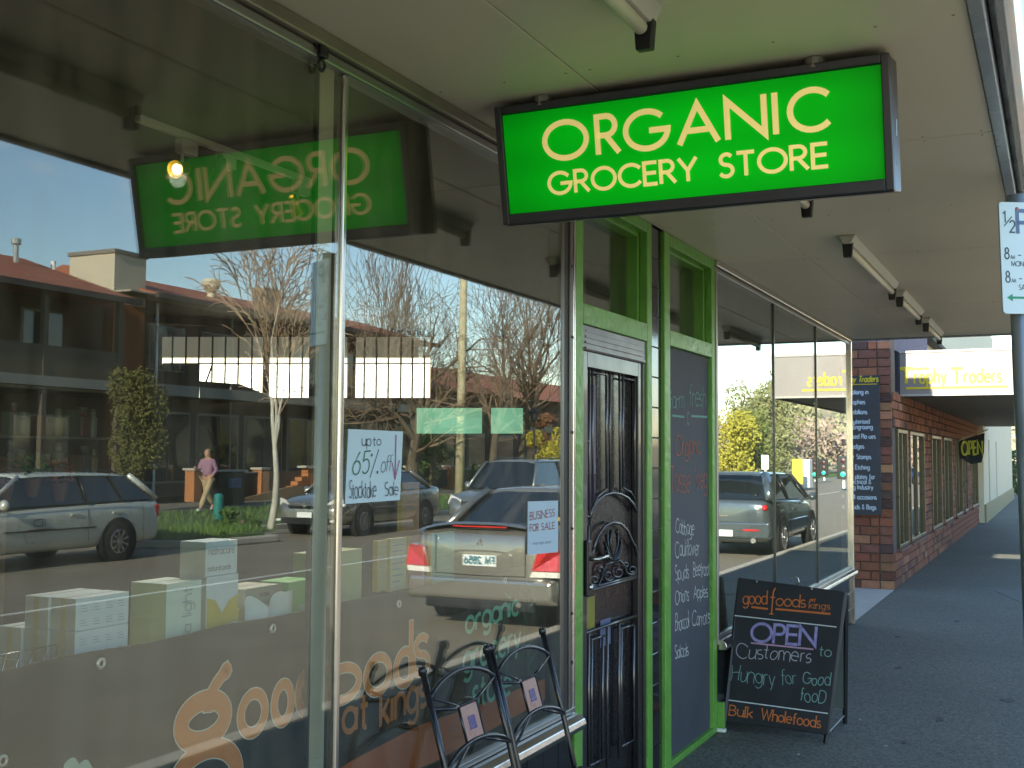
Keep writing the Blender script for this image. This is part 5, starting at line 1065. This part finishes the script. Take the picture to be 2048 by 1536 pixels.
MB().tube([(xq+.0, -.5, .93), (xq-.001, -.5, .54), (xq-.002, 0, .53), (xq-.001, .5, .54), (xq, .5, .93)], .005, 5).build('boot_gap', BLACK, c)
box('dash_item', M('yellow_toy', (.5, .42, .03), .6), c, -1.35, -1.2, .2, .5, 1.0, 1.08, bevel=.03)
fin(c, (12.5, -3.39, -.12), 0)
# -- dark hatchback ahead
pr2 = [(-2.1, .36, .86, .66), (-2.08, .28, .96, .78), (-1.95, .24, 1.0, .85), (-1.4, .22, 1.01, .875), (0, .22, .96, .88), (.9, .22, .93, .875), (1.5, .22, .85, .86), (1.95, .24, .74, .82), (2.15, .3, .62, .7), (2.2, .36, .54, .56)]
c = car('hatchback', 'dark grey hatchback parked beyond the sedan, mirrored in the right-hand window', 'hatch', 4.4, 1.76, GREYD, None, 0, pr2, (1.2, .45, -1.6, -2.0, 1.44, .93, 1.0), (1.3, -1.3))
for s in (1, -1):
    for zz, yy, mt, rr in ((.86, .73, LAMPR, .055), (.86, .60, LAMPW, .05)): MB().lathe((-2.085, s*yy, zz), [(0, -.03), (rr*.8, -.02), (rr, .03), (0, .05)], 'x', 14).build('tail_lamp', mt, c, smooth=True)
    box('reflector', LAMPR, c, -2.14, -2.1, s*.5-.14, s*.5+.14, .46, .49, bevel=.005); MB().tube([(-2.17, s*.55, .3), (-2.0, s*.55, .3)], .045, 12).build('exhaust', CHROME, c)
MB().rings([[(-2.13, y, z) for y, z in ((-.78, .34), (-.82, .45), (-.8, .6), (.8, .6), (.82, .45), (.78, .34))], [(-2.03, y*1.06, z) for y, z in ((-.78, .3), (-.82, .45), (-.8, .63), (.8, .63), (.82, .45), (.78, .3))]]).build('rear_bumper', GREYD, c, bevel=.03)
box('number_plate', PLATE, c, -2.145, -2.13, -.186, .186, .36, .47); box('badge_bar', CHROME, c, -2.12, -2.1, -.2, .1, .70, .715)
MB().rings([[(-1.75, y, 1.455) for y in (-.6, .6)], [(-1.95, y, 1.47) for y in (-.62, .62)], [(-1.96, y, 1.44) for y in (-.62, .62)]], closed=False, cap=False).build('roof_spoiler', GREYD, c)
fin(c, (21.7, -3.45, -.12), 0)
# -- station wagon across the street, nose towards -x
pr3 = [(-2.38, .34, .86, .68), (-2.34, .26, .96, .8), (-2.2, .23, .98, .86), (-1.4, .22, .96, .885), (0, .22, .92, .89), (.95, .22, .90, .885), (1.7, .22, .82, .87), (2.2, .24, .72, .83), (2.4, .3, .62, .7), (2.44, .36, .54, .56)]
c = car('station_wagon', 'pale silver station wagon parked across the street, mirrored at the far left of the window', 'wagon', 4.8, 1.78, WAG, None, 0, pr3, (1.25, .5, -1.75, -2.22, 1.40, .92, .97), (1.42, -1.33))
for s in (1, -1): box('headlight', LAMPC, c, 2.22, 2.36, s*.62-.15, s*.62+.15, .56, .67, bevel=.03); box('tail_lamp', LAMPR, c, -2.31, -2.2, s*.79-.035, s*.79+.035, .66, .88, bevel=.02)
m_ = MB(); write(m_, 'ID', V((-.12+.3, -.893, .64)), V((.1+.3, -.893, .64)), .1, .008, n=V((0, -1, 0)), lift=.002, gap=.2); m_.build('door_print', M('door_ink', (.08, .1, .09), .5), c, fix=False); box('door_print', M('door_red', (.2, .04, .03), .5), c, .05, .5, -.897, -.894, .58, .595)
fin(c, (12.75, -12.75, -.12), math.pi)
# -- champagne sedan across the street behind the mullion
c = car('front_sedan', 'champagne coloured car facing the camera across the street, beside the kerb island', 'sedan', 4.4, 1.74, CIV, None, 0, pr_, (1.15, .35, -1.0, -1.6, 1.38, .9, .97), (1.32, -1.3))
for s in (1, -1): MB().prism([(2.13, s*.5, .62), (2.20, s*.45, .62), (2.12, s*.62, .72), (2.02, s*.82, .74), (2.0, s*.84, .64)], (0, 0, .07)).build('headlight', LAMPC, c, bevel=.01); box('fog_lamp', LAMPC, c, 2.18, 2.27, s*.68-.06, s*.68+.06, .32, .37, bevel=.01)
box('grille', BLACK, c, 2.2, 2.275, -.42, .42, .60, .68, bevel=.01); box('grille_bar', CHROME, c, 2.27, 2.29, -.42, .42, .655, .675, bevel=.005); box('lower_grille', BLACK, c, 2.2, 2.27, -.6, .6, .28, .40, bevel=.01)
box('number_plate', PLATE, c, 2.275, 2.285, -.186, .186, .41, .52)
MB().lathe((2.29, 0, .665), [(0, -.004), (.045, -.004), (.045, .004), (0, .004)], 'x', 14).build('badge', CHROME, c)
fin(c, (22.2, -12.45, -.12), math.pi)
# -- pewter estate further along
pr4 = [(-2.2, .4, .9, .68), (-2.16, .32, 1.0, .8), (-2.0, .28, 1.02, .86), (-1.2, .27, 1.02, .875), (0, .27, 1.0, .88), (.9, .27, .98, .875), (1.6, .27, .92, .86), (2.0, .3, .84, .83), (2.2, .34, .7, .72), (2.24, .4, .6, .58)]
c = car('estate_car', 'pewter estate car facing the camera across the street, above the sedan roof in the reflection', 'suv', 4.45, 1.76, FOR, None, 0, pr4, (1.1, .5, -1.75, -2.08, 1.62, 1.0, 1.03), (1.32, -1.25))
for s in (1, -1): MB().prism([(2.22, s*.42, .64), (2.10, s*.80, .66), (1.95, s*.86, .70), (1.95, s*.80, .86), (2.16, s*.42, .76)], (-.1, 0, 0)).build('headlight', LAMPC, c, bevel=.01)
m_ = MB().box(2.16, 2.25, -.38, .38, .62, .74).build('grille', BLACK, c, bevel=.01)
for k in range(4): box('grille_bar', CHROME, m_, 2.245, 2.262, -.38, .38, .635+.03*k, .645+.03*k)
box('number_plate', PLATE, c, 2.25, 2.265, -.186, .186, .46, .57); box('lower_grille', BLACK, c, 2.18, 2.25, -.6, .6, .36, .45)
fin(c, (24.4, -9.55, -.12), math.pi)
c = car('blue_car', 'small blue car far down the street near the traffic signals', 'hatch', 4.2, 1.74, BLU, None, 0, pr2, (1.2, .45, -1.6, -2.0, 1.44, .93, 1.0), (1.3, -1.3)); fin(c, (80, -8.2, -.12), R_(50))
# ================================================================== TWO-STOREY BUILDING ACROSS THE STREET
fb = empty('street_building', (36, -28, 0), 'long two storey brown brick building with a red roof mirrored in the window', 'building')
BRW = M('brick_far', (.09, .05, .03), .85, nz=.25, ns=2, bump=.3, bs=9); BRO = M('brick_orange', (.42, .17, .06), .85, nz=.2, ns=3); RED = M('roof_red', (.33, .11, .06), .8, nz=.2, ns=1, bump=.4, bs=3); CRM = M('cream_panel', (.55, .5, .38), .8, nz=.05, ns=1)
SLB = M('slab_grey', (.3, .29, .25), .8, nz=.1, ns=1); FW = M('far_window_glass', (.02, .03, .035), .05, spec=.9, coat=.5); FFR = M('far_frame', (.25, .24, .2), .5)
r28 = lambda px, py, Y=28: AR(px, py, y=Y)
xc = r28(230, 505).x; zc = r28(230, 505).z; xe = r28(277, 513).x
# left wing (slightly nearer), middle wing, right wing
xl = r28(0, 540, 27).x-14; xw = r28(213, 600, 27).x; ze = r28(185, 597, 27).z
box('wall', BRW, fb, xl, xc-.12, -36, -28.3, 0, ze)
box('balcony_slab', SLB, fb, xl, xw+.2, -28.3, -26.2, r28(100, 772, 26.2).z, r28(100, 752, 26.2).z)
box('balcony_front', M('balcony_panel', (.11, .09, .06), .8, nz=.1, ns=1), fb, xl, xw+.1, -26.4, -26.25, r28(100, 752, 26.2).z, r28(100, 690, 26.2).z)
MB().prism([(xl, -25.9, ze), (xl, -31.5, r28(0, 508, 31.5).z), (xl, -37, ze)], (xw+.5-xl, 0, 0)).build('roof', RED, fb)
box('gutter', M('gutter_brown', (.07, .05, .04), .5), fb, xl, xw+.5, -26.0, -25.85, ze-.16, ze+.03)
for x in [xw-.1-3.1*k for k in range(6)]: box('balcony_post', M('post_brown', (.1, .08, .06), .7), fb, x-.09, x+.09, -26.4, -26.22, 0, ze-.1)
for k in range(6):
    x0 = xw-3.0*k-2.4; w = box('window', FFR, fb, x0, x0+1.7, -28.3, -28.22, 4.7, 6.3); box('pane', FW, w, x0+.06, x0+.82, -28.215, -28.19, 4.77, 6.23); box('pane', FW, w, x0+.88, x0+1.64, -28.215, -28.19, 4.77, 6.23)
    w = box('window', FFR, fb, x0-.3, x0+2.1, -28.3, -28.22, .6, 2.9); box('pane', FW, w, x0-.22, x0+.88, -28.215, -28.19, .7, 2.8); box('pane', FW, w, x0+.94, x0+2.0, -28.215, -28.19, .7, 2.8)
# stair tower: cream box over orange brick
yb_ = -AR(140, 513, x=xc).y; z1 = r28(230, 605).z; z2 = r28(230, 652).z
tw_ = box('stair_tower', CRM, fb, xc, xe+.4, -yb_, -28, z1, zc); box('tower_cap', M('cap_grey', (.2, .18, .15), .7), tw_, xc-.06, xe+.46, -yb_-.06, -27.94, zc, zc+.14); box('tower_brick', M('brick_tower', (.26, .105, .045), .85, nz=.2, ns=3), tw_, xc, xe+.4, -yb_, -28, 0, z1)
# middle wing
xm0 = xe+.4; xm1 = 52; zm = r28(435, 606, 27.2).z
box('wall', BRW, fb, xm0, xm1, -36, -28.4, 0, zm-.1); box('eave', M('eave_cream', (.4, .36, .28), .8), fb, xm0-1.5, xm1, -28.4, -27.25, zm-.12, zm-.06)
MB().prism([(xm0-.3, -27.2, zm-.05), (xm0-.3, -31.8, r28(435, 589, 31.8).z), (xm0-.3, -36.5, zm-.05)], (xm1-xm0+.3, 0, 0)).build('roof', RED, fb); box('gutter', M('gutter_brown', (.07, .05, .04)), fb, xm0-.3, xm1, -27.25, -27.1, zm-.2, zm+.0)
MB().tube([(r28(328, 600).x, -28.3, 0), (r28(328, 600).x, -28.3, zm-.2)], .06, 8).build('downpipe', WHITE, fb)
MB().tube([(r28(477, 600).x, -28.3, 0), (r28(477, 600).x, -28.3, zm-.2)], .05, 8).build('downpipe', FFR, fb)
box('floor_band', SLB, fb, xm0, xm1, -28.4, -27.6, 3.75, 4.15)
for k in range(7):
    x0 = xm0+.6+2.9*k; w = box('window', FFR, fb, x0, x0+1.9, -28.4, -28.32, 4.7, 6.4); box('pane', FW, w, x0+.06, x0+.92, -28.315, -28.29, 4.76, 6.34); box('pane', FW, w, x0+.98, x0+1.84, -28.315, -28.29, 4.76, 6.34)
    w = box('window', FFR, fb, x0-.2, x0+2.3, -28.4, -28.32, .5, 3.2); box('pane', FW, w, x0-.12, x0+1.02, -28.315, -28.29, .6, 3.1); box('pane', FW, w, x0+1.08, x0+2.2, -28.315, -28.29, .6, 3.1)
ch_ = r28(553, 610, 31)
tk = box('chimney', M('chimney_tan', (.35, .28, .2), .85, nz=.2, ns=3), fb, ch_.x-.5, ch_.x+.6, -32.0, -31.2, zm+.5, r28(553, 577, 31).z)
vt = r28(422, 590, 30)
MB().lathe((vt.x, -30, zm+.4), [(.16, 0), (.16, .5), (.34, .75), (.38, 1.0), (.3, 1.1), (0, 1.15)], 'z', 14).build('roof_vent', M('vent_cream', (.62, .58, .42), .5), fb, smooth=False)
v2 = r28(33, 478, 30); MB().lathe((v2.x, -30, ze+.5), [(.09, 0), (.09, v2.z-ze-.7), (.17, v2.z-ze-.68), (.17, v2.z-ze-.5), (0, v2.z-ze-.48)], 'z', 12).build('flue', M('flue_steel', (.5, .5, .46), .3, .8), fb)
v3 = r28(107, 528, 30); MB().lathe((v3.x, -30, ze+.6), [(.09, 0), (.09, v3.z-ze-.5), (0, v3.z-ze-.5)], 'z', 10).build('roof_vent', WHITE, fb)
# further building on the right
f2 = empty('far_shop', (66, -28, 0), 'brown single roofed building seen through the bare branches across the street', 'building')
box('wall', BRW, f2, 55, 90, -38, -30, 0, 5.4); MB().prism([(54, -29, 5.3), (54, -34, 7.2), (54, -39, 5.3)], (37, 0, 0)).build('roof', RED, f2)
for k in range(8): w = box('window', FFR, f2, 56.5+4*k, 58.8+4*k, -30, -29.92, .8, 2.9); box('pane', FW, w, 56.6+4*k, 58.7+4*k, -29.915, -29.88, .9, 2.8)
for k in range(3): box('sign_panel', M('shop_sign_far', (.3, .28, .18), .7), f2, 57+11*k, 62+11*k, -29.95, -29.85, 3.2, 3.9)
# front fence: brick piers with caps and dark panels
fe = empty('front_fence', (40, -24.6, 0), 'low fence of brick piers and dark panels in front of the building across the street', 'fence')
for k in range(8):
    x = 30.5+3.6*k; p = box('pier', BRO, fe, x-.2, x+.2, -24.8, -24.4, 0, 1.05); box('cap', CONC, p, x-.26, x+.26, -24.86, -24.34, 1.05, 1.13)
    box('panel', M('fence_dark', (.04, .03, .03), .7), fe, x+.2, x+3.4, -24.63, -24.57, .12, .92); box('top_rail', M('rail_pale', (.35, .33, .28), .6), fe, x+.2, x+3.4, -24.66, -24.54, .92, .98)
pl = empty('brick_planter', AR(600, 960, y=23.5), 'stepped orange brick planter wall across the street left of the mullion', 'planter')
a = AR(570, 950, y=23.3); b_ = AR(640, 950, y=23.3)
for z in range(7):
    x = a.x+(.25*z if z < 5 else 1.4)
    while x < b_.x+.6: box('brick', BRO, pl, x, x+.36, -23.6, -23.3, .16*z, .16*z+.145); x += .38
box('planter_cap', CONC, pl, a.x+1.2, b_.x+.7, -23.65, -23.25, 1.12, 1.2); box('rear_wall', BRW, pl, a.x-.5, b_.x+.6, -23.9, -23.62, 0, 1.0)
MB().prism([(a.x-3.2, -23.2, .004), (a.x+.2, -23.2, .45), (b_.x, -23.2, .45), (b_.x, -23.2, .004)], (0, -.1, 0)).build('ramp_side', M('ramp', (.3, .2, .1), .8), pl)

# ================================================================== TREES (bare, winter)
BARK = M('bark_grey', (.12, .095, .065), .9, nz=.35, ns=5, bump=.6, bs=20); TWIG = M('twig', (.15, .10, .06), .85, nz=.25, ns=1); BIRCH = M('birch_bark', (.5, .48, .4), .8, nz=.5, ns=7, bump=.3, bs=15, stretch=(1, 1, .3)); TWB = M('twig_birch', (.30, .21, .13), .85)
def tree(name, label, base, height, seed, bark, twig, spread=.5, levels=5, droop=0, r0=.16, fork=.3, up=.25, kidsn=(5, 4, 4, 3, 3)):
    rnd = random.Random(seed); t = empty(name, base, label, 'tree'); base = V(base); tm, cm = MB(), MB()
    def grow(p, d, ln, r_, lv):
        n = 5 if lv < 2 else 3; pts = [p]; q = p; rr = [r_]
        for i in range(n):
            d = (d+V((rnd.gauss(0, .09), rnd.gauss(0, .09), rnd.gauss(0, .06)+(up*.12 if lv and not droop else 0)-(droop*.25*(lv-1) if lv > 1 else 0)))).normalized()
            q = q+d*(ln/n); pts.append(q); rr.append(max(.010, r_*(1-.62*(i+1)/n)))
        (tm if lv < 2 else cm).tube(pts, rr, 7 if lv < 1 else 5 if lv < 2 else 3, cap=False)
        if lv >= levels-1: return
        m = kidsn[lv]
        for k in range(m):
            f = rnd.uniform(fork if lv == 0 else .2, 1.0) if k else 1.0; idx = min(n, max(1, int(f*n+.5)))
            pp = pts[idx]; a = rnd.uniform(0, 6.283); o = d.orthogonal().normalized(); w = d.cross(o); side = (o*math.cos(a)+w*math.sin(a))
            nd = (d*(1-spread*.55)+side*spread*rnd.uniform(.6, 1.3)+V((0, 0, up))).normalized()
            grow(pp, nd, ln*rnd.uniform(.5, .78), rr[idx]*.62, lv+1)
    grow(base, V((0, 0, 1)), height*.42, r0, 0)
    tm.build('trunk', bark, t, smooth=True, fix=False); cm.build('crown', twig, t, fix=False)
    return t
tree('bare_tree', 'large spreading bare tree mirrored right of the mullion above the dark shops', AR(822, 985, y=22), 12.5, 4, BARK, TWIG, .8, 5, r0=.3, fork=.28, kidsn=(11, 7, 5, 3), up=.16)
tree('bare_tree', 'bare tree behind the street lamp mirrored at the right edge of the window', AR(1045, 960, y=21), 13, 9, BARK, TWIG, .65, 5, r0=.26, fork=.3, kidsn=(10, 7, 5, 3), up=.25)
tree('bare_tree', 'slim bare tree between the large one and the utility pole', AR(745, 985, y=24.2), 12, 21, BARK, TWIG, .45, 5, r0=.15, fork=.3, kidsn=(9, 5, 4, 3), up=.5)
tree('bare_tree', 'tall bare tree furthest along behind the utility pole', AR(985, 965, y=26), 15, 31, BARK, TWIG, .65, 5, r0=.26, fork=.3, kidsn=(9, 6, 4, 3), up=.3)
tree('birch_tree', 'white stemmed birch with drooping twigs at the kerb island left of the mullion', AR(541, 1058, z=0), 7.0, 14, BIRCH, TWB, .26, 6, droop=.3, r0=.085, fork=.45, kidsn=(6, 4, 4, 3, 2), up=.5)
up_ = empty('utility_pole', AR(919, 978, y=20), 'mottled timber utility pole rising in front of the bare trees', 'pole')
o = AR(919, 978, y=20); MB().tube([(o.x, o.y, 0), (o.x+.12, o.y, 5), (o.x+.25, o.y, 10.5)], [.2, .17, .14], 12).build('pole', M('pole_timber', (.42, .38, .24), .85, nz=.45, ns=4, bump=.4, bs=9), up_, smooth=True); box('crossarm', BARK, up_, o.x-.8, o.x+1.3, o.y-.06, o.y+.06, 9.8, 9.95)
def bush(label, px, py, Y, rx, rz, n, col, size=.09, name='bush', ry=None):
    c = AR(px, py, y=Y); t = empty(name, (c.x, c.y, 0), label, 'bush'); m_ = MB()
    for k in range(max(5, n//220)):
        a = random.uniform(0, 6.28); q = random.uniform(0, .75); leafball(m_, (c.x+rx*q*math.cos(a), c.y+(ry or rx)*q*math.sin(a), c.z+rz*random.uniform(-.75, .75)), rx*.42, (ry or rx)*.42, rz*.36, 220, size, .3)
    m_.build('foliage', M('leaf_'+label[:14].replace(' ', '_'), col, .8, nz=.55, ns=1.3), t, fix=False); MB().tube([(c.x, c.y, 0), (c.x, c.y, c.z)], .07, 6).build('stem', BARK, t)
bush('tall yellow green conical bush behind the wagon in the reflection', 270, 858, 21, .9, 1.6, 8500, (.10, .10, .022), .055)
bush('dark green pyramid bush by the fence across the street', 862, 912, 23.6, 1.0, 1.0, 3500, (.07, .12, .025), .06)
bush('bright yellow bush at the right edge of the mirrored street', 1098, 903, 19, 1.0, 1.1, 5000, (.42, .36, .03), .06)
bush('red brown rounded bush near the street lamp across the street', 1087, 860, 24, 1.2, 1.0, 1200, (.2, .09, .035), .12)
bush('low green shrub beside the parked estate car', 948, 950, 23.8, .35, .5, 500, (.07, .14, .03), .07)
bush('low green shrub on the kerb island', 486, 1040, 14.3, .5, .25, 400, (.08, .14, .03), .06)
lp = empty('street_lamp', AR(1068, 900, y=19), 'black lantern head street lamp in the mirrored street', 'street lamp'); o = AR(1068, 900, y=19); zt2 = AR(1068, 845, y=19).z
MB().tube([(o.x, o.y, 0), (o.x, o.y, zt2)], .05, 8).build('post', BLACK, lp); MB().lathe((o.x, o.y, zt2), [(.05, 0), (.16, .1), (.2, .4), (.34, .46), (.1, .62), (0, .66)], 'z', 8).build('lantern', BLACK, lp)
bo = empty('bollard', AR(437, 1010, y=17), 'teal bollard on the far footpath by the walking person', 'bollard'); o = AR(437, 1010, y=17); MB().lathe((o.x, o.y, 0), [(0, 0), (.12, 0), (.12, .55), (.09, .62), (0, .64)], 'z', 14).build('post', M('teal', (.02, .2, .18), .5), bo)
bn2 = empty('litter_bin', AR(452, 970, y=22), 'dark box shaped street bin behind the walking person', 'bin'); o = AR(452, 970, y=22); box('bin_body', BLACK, bn2, o.x-.6, o.x+.7, -22.4, -21.8, 0, 1.05, bevel=.03); box('bin_top', CONC, bn2, o.x-.68, o.x+.78, -22.46, -21.74, 1.05, 1.11, bevel=.01); box('notice', M('notice_blue', (.1, .14, .25), .6), bn2, o.x-.15, o.x+.5, -21.795, -21.79, .55, .85)
# road works: kerbside white post signs on the mirrored street left
for px, Y, lb in ((90, 14.7, 'slim blue and white marker post on the far verge in front of the wagon'), (403, 14.8, 'slim pale marker post on the far verge beside the kerb island')):
    if px > 300: continue
    o = AR(px, 1040, y=Y); q = empty('marker_post', (o.x, o.y, 0), lb, 'post'); MB().tube([(o.x, o.y, 0), (o.x, o.y, 1.15)], .035, 8).build('post', M('marker_blue', (.12, .2, .3), .5), q); MB().tube([(o.x, o.y, .9), (o.x, o.y, 1.0)], .038, 8).build('band', WHITE, q)

# ---- person walking
def skin(name, pts, edges, rad, mat, parent, sub=2):
    me = bpy.data.meshes.new(name); me.from_pydata([tuple(p) for p in pts], edges, []); me.materials.append(mat); o = bpy.data.objects.new(name, me); COL.objects.link(o); o.parent = parent
    bm = bmesh.new(); bm.from_mesh(me); l = bm.verts.layers.skin.verify()
    for v, r_ in zip(bm.verts, rad): v[l].radius = r_ if isinstance(r_, tuple) else (r_, r_); v[l].use_root = v.index == 0
    bm.to_mesh(me); bm.free(); o.modifiers.new('skin', 'SKIN').use_smooth_shade = True; s = o.modifiers.new('sub', 'SUBSURF'); s.levels = s.render_levels = sub; return o
o = AR(416, 950, y=19.8)
pe = empty('person', (o.x, -19.8, .0), 'person in a faded pink top and khaki trousers striding along the far footpath', 'person')
SKN = M('skin', (.45, .26, .18), .6); PNK = M('cloth_pink', (.30, .17, .25), .85, nz=.15, ns=9); KHK = M('cloth_khaki', (.42, .33, .19), .85, nz=.12, ns=9); SHO = M('shoe_white', (.7, .7, .68), .6); HAIR = M('hair_light', (.3, .22, .14), .7)
P = [(0, 0, .95), (.0, 0, 1.15), (.02, 0, 1.40), (.03, 0, 1.50), (.045, 0, 1.62), (.05, 0, 1.72),           # 0-5 pelvis..head
     (.02, -.19, 1.41), (-.08, -.24, 1.15), (.12, -.25, 1.0), (.18, -.25, .94), (.02, .19, 1.41), (.12, .24, 1.16), (.28, .22, 1.22), (.34, .2, 1.25),      # 6-13 arms
     (.0, -.1, .90), (.20, -.1, .50), (.40, -.1, .10), (.52, -.1, .05), (.0, .1, .90), (-.08, .1, .50), (-.36, .1, .16), (-.28, .1, .05)]   # 14-21 legs
E_ = [(0, 1), (1, 2), (2, 3), (3, 4), (4, 5), (2, 6), (6, 7), (7, 8), (8, 9), (2, 10), (10, 11), (11, 12), (12, 13), (0, 14), (14, 15), (15, 16), (16, 17), (0, 18), (18, 19), (19, 20), (20, 21)]
Rr_ = [(.12, .15), (.11, .14), (.11, .16), .055, .095, .085, .06, .045, .035, .04, .06, .045, .035, .04, .085, .06, .045, .04, .085, .06, .045, .04]
skin('body', P, E_, Rr_, SKN, pe)
skin('top', [(0, 0, .93), (.0, 0, 1.15), (.02, 0, 1.38), (.025, 0, 1.46), (.02, -.19, 1.41), (-.08, -.24, 1.15), (.10, -.25, 1.03), (.02, .19, 1.41), (.12, .24, 1.16), (.24, .225, 1.205)], [(0, 1), (1, 2), (2, 3), (2, 4), (4, 5), (5, 6), (2, 7), (7, 8), (8, 9)], [(.15, .18), (.135, .17), (.135, .185), .08, .08, .062, .05, .08, .062, .05], PNK, pe)
skin('trousers', [(0, 0, .98), (.0, -.1, .88), (.20, -.1, .50), (.385, -.1, .14), (.0, .1, .88), (-.08, .1, .50), (-.345, .1, .2)], [(0, 1), (1, 2), (2, 3), (0, 4), (4, 5), (5, 6)], [(.145, .17), .105, .085, .075, .105, .085, .075], KHK, pe)
skin('shoe', [(.36, -.1, .06), (.56, -.1, .05)], [(0, 1)], [.05, .045], SHO, pe, 1); skin('shoe', [(-.42, .1, .14), (-.26, .1, .04)], [(0, 1)], [.05, .04], SHO, pe, 1)
skin('hair', [(.02, 0, 1.66), (.035, 0, 1.76)], [(0, 1)], [.10, .09], HAIR, pe, 2)
mf = MB()
mf.lathe((.145, 0, 1.66), [(0, -.01), (.014, 0), (0, .022)], 'x', 8); mf.build('nose', SKN, pe, smooth=True)
for s in (-1, 1): MB().lathe((.13, s*.035, 1.69), [(0, -.01), (.01, 0), (0, .01)], 'x', 8).build('eye', BLACK, pe)
pe.rotation_euler = (0, 0, math.pi)

# ================================================================== FAR END OF THE STREET (seen in the right-hand window)
m_ = MB(); hx = []
for i in range(25):
    x = 190; y = -120+10*i; hx.append((x, y, (14+5*math.sin(i*.5)+3*math.sin(i*1.7))*min(1, max(.05, (y+75)/35))))
rs = [[(150, -130, -1)]+[(150, p[1], -1) for p in hx]+[(150, 130, -1)], [(175, -130, 0)]+[(175, p[1], p[2]*.6) for p in hx]+[(175, 130, 6)], [(215, -130, 0)]+[(215, p[1], p[2]*1.15) for p in hx]+[(215, 130, 10)], [(320, -130, -2)]+[(320, p[1], -2) for p in hx]+[(320, 130, -2)]]
m_.rings(rs, closed=False, cap=False).build('hill', M('hill_scrub', (.34, .31, .19), .95, nz=.5, ns=.12, bump=1, bs=.5), None, smooth=True, kind='structure')
m_ = MB()
for k in range(170):
    x, y = random.uniform(150, 205), random.uniform(-45, 40); z = max(0, (x-150)/65*15); r_ = random.uniform(1.5, 3.4); leafball(m_, (x, y, z+r_), r_, r_, r_*1.1, 60, .5, .3)
m_.build('hillside_trees', M('hill_leaf', (.32, .31, .17), .9, nz=.55, ns=.3), None, kind='stuff', label='far hillside trees rising behind the end of the street', cat='trees', fix=False)
m_ = MB()
for k in range(70): x, y = random.uniform(112, 128), random.uniform(-34, 4); r_ = random.uniform(1.2, 2.4); leafball(m_, (x, y, r_*1.1+random.uniform(0, 2)), r_, r_, r_, 90, .32, .2)
m_.build('blossom_hedge', M('blossom', (.36, .27, .21), .9, nz=.4, ns=.4), None, kind='stuff', label='pinkish blossom thicket below the hill at the end of the street', cat='thicket', fix=False)
def rbush(label, px, py, X, rx, rz, n, col, size): 
    c = AR(px, py, x=X); t = empty('bush', (c.x, c.y, 0), label, 'tree'); m_ = MB()
    for k in range(n//150): leafball(m_, (c.x+random.uniform(-rx, rx)*.7, c.y+random.uniform(-rx, rx)*.7, max(.3, c.z+random.uniform(-rz, rz)*.8)), rx*.4, rx*.4, rz*.4, 150, size, .2)
    m_.build('foliage', M('lf_'+label[:12].replace(' ', '_'), col, .85, nz=.5, ns=.8), t, fix=False); MB().tube([(c.x, c.y, 0), (c.x, c.y, c.z)], .15, 6).build('stem', BARK, t)
rbush('yellow flowering wattle at the left of the right-hand window reflection', 1466, 905, 60, 1.5, 2.0, 4200, (.42, .38, .05), .10)
rbush('mid green tree beside the yellow wattle in the right-hand window', 1508, 900, 66, 1.6, 2.4, 4200, (.16, .19, .05), .11)
rbush('olive tree with a broad crown behind the yellow wattle', 1535, 850, 105, 3.5, 4.5, 6000, (.24, .24, .10), .17)
def post_sign(name, label, cat, px, X, pyb, pyt, w, h, mat, pcol=WHITE, arm=None):
    b0 = AR(px, pyb, x=X); t0 = AR(px, pyt, x=X); q = empty(name, (b0.x, b0.y, 0), label, cat); MB().tube([(X, b0.y, 0), (X, b0.y, t0.z)], .06, 8).build('post', pcol, q); box('plate', mat, q, X-.1, X-.06, b0.y-w/2, b0.y+w/2, t0.z-h, t0.z, bevel=.02); return q
YS = M('sign_yellow', (.75, .55, .04), .5)
post_sign('road_sign', 'small white road sign past the yellow wattle in the window reflection', 'road sign', 1531, 55, 960, 910, .35, .7, WHITE)
post_sign('road_sign', 'tall yellow and white road sign in the middle of the right-hand reflection', 'road sign', 1596, 60, 975, 918, .55, 1.3, YS)
def tsig(label, px, X, pyt):
    t0 = AR(px, pyt, x=X); q = empty('traffic_light', (X, t0.y, 0), label, 'traffic light'); MB().tube([(X, t0.y, 0), (X, t0.y, t0.z)], .07, 8).build('post', WHITE, q); hd = box('signal_head', BLACK, q, X-.25, X-.05, t0.y-.3, t0.y+.3, t0.z-1.2, t0.z, bevel=.03)
    for k, cm in enumerate((M('lens_red', (.06, .01, .01), .3), M('lens_amber', (.06, .03, .01), .3), M('lens_green', (.02, .6, .3), .3, emit=.5))): MB().lathe((X-.26, t0.y, t0.z-.25-.35*k), [(0, -.02), (.13, 0), (.13, .02), (0, .02)], 'x', 12).build('lens', cm, hd)
tsig('traffic light at the left of the pair in the window reflection', 1630, 78, 920); tsig('traffic light at the right of the pair in the window reflection', 1648, 82, 918); tsig('large green traffic light nearest the poster board in the reflection', 1687, 62, 912)
bx_ = AR(1606, 965, x=62); q = box('kiosk_cabinet', WHITE, None, 62, 62.8, bx_.y-.35, bx_.y+.35, 0, 1.5, bevel=.04); q['label'] = 'white roadside service cabinet beyond the hatchback in the reflection'; q['category'] = 'cabinet'
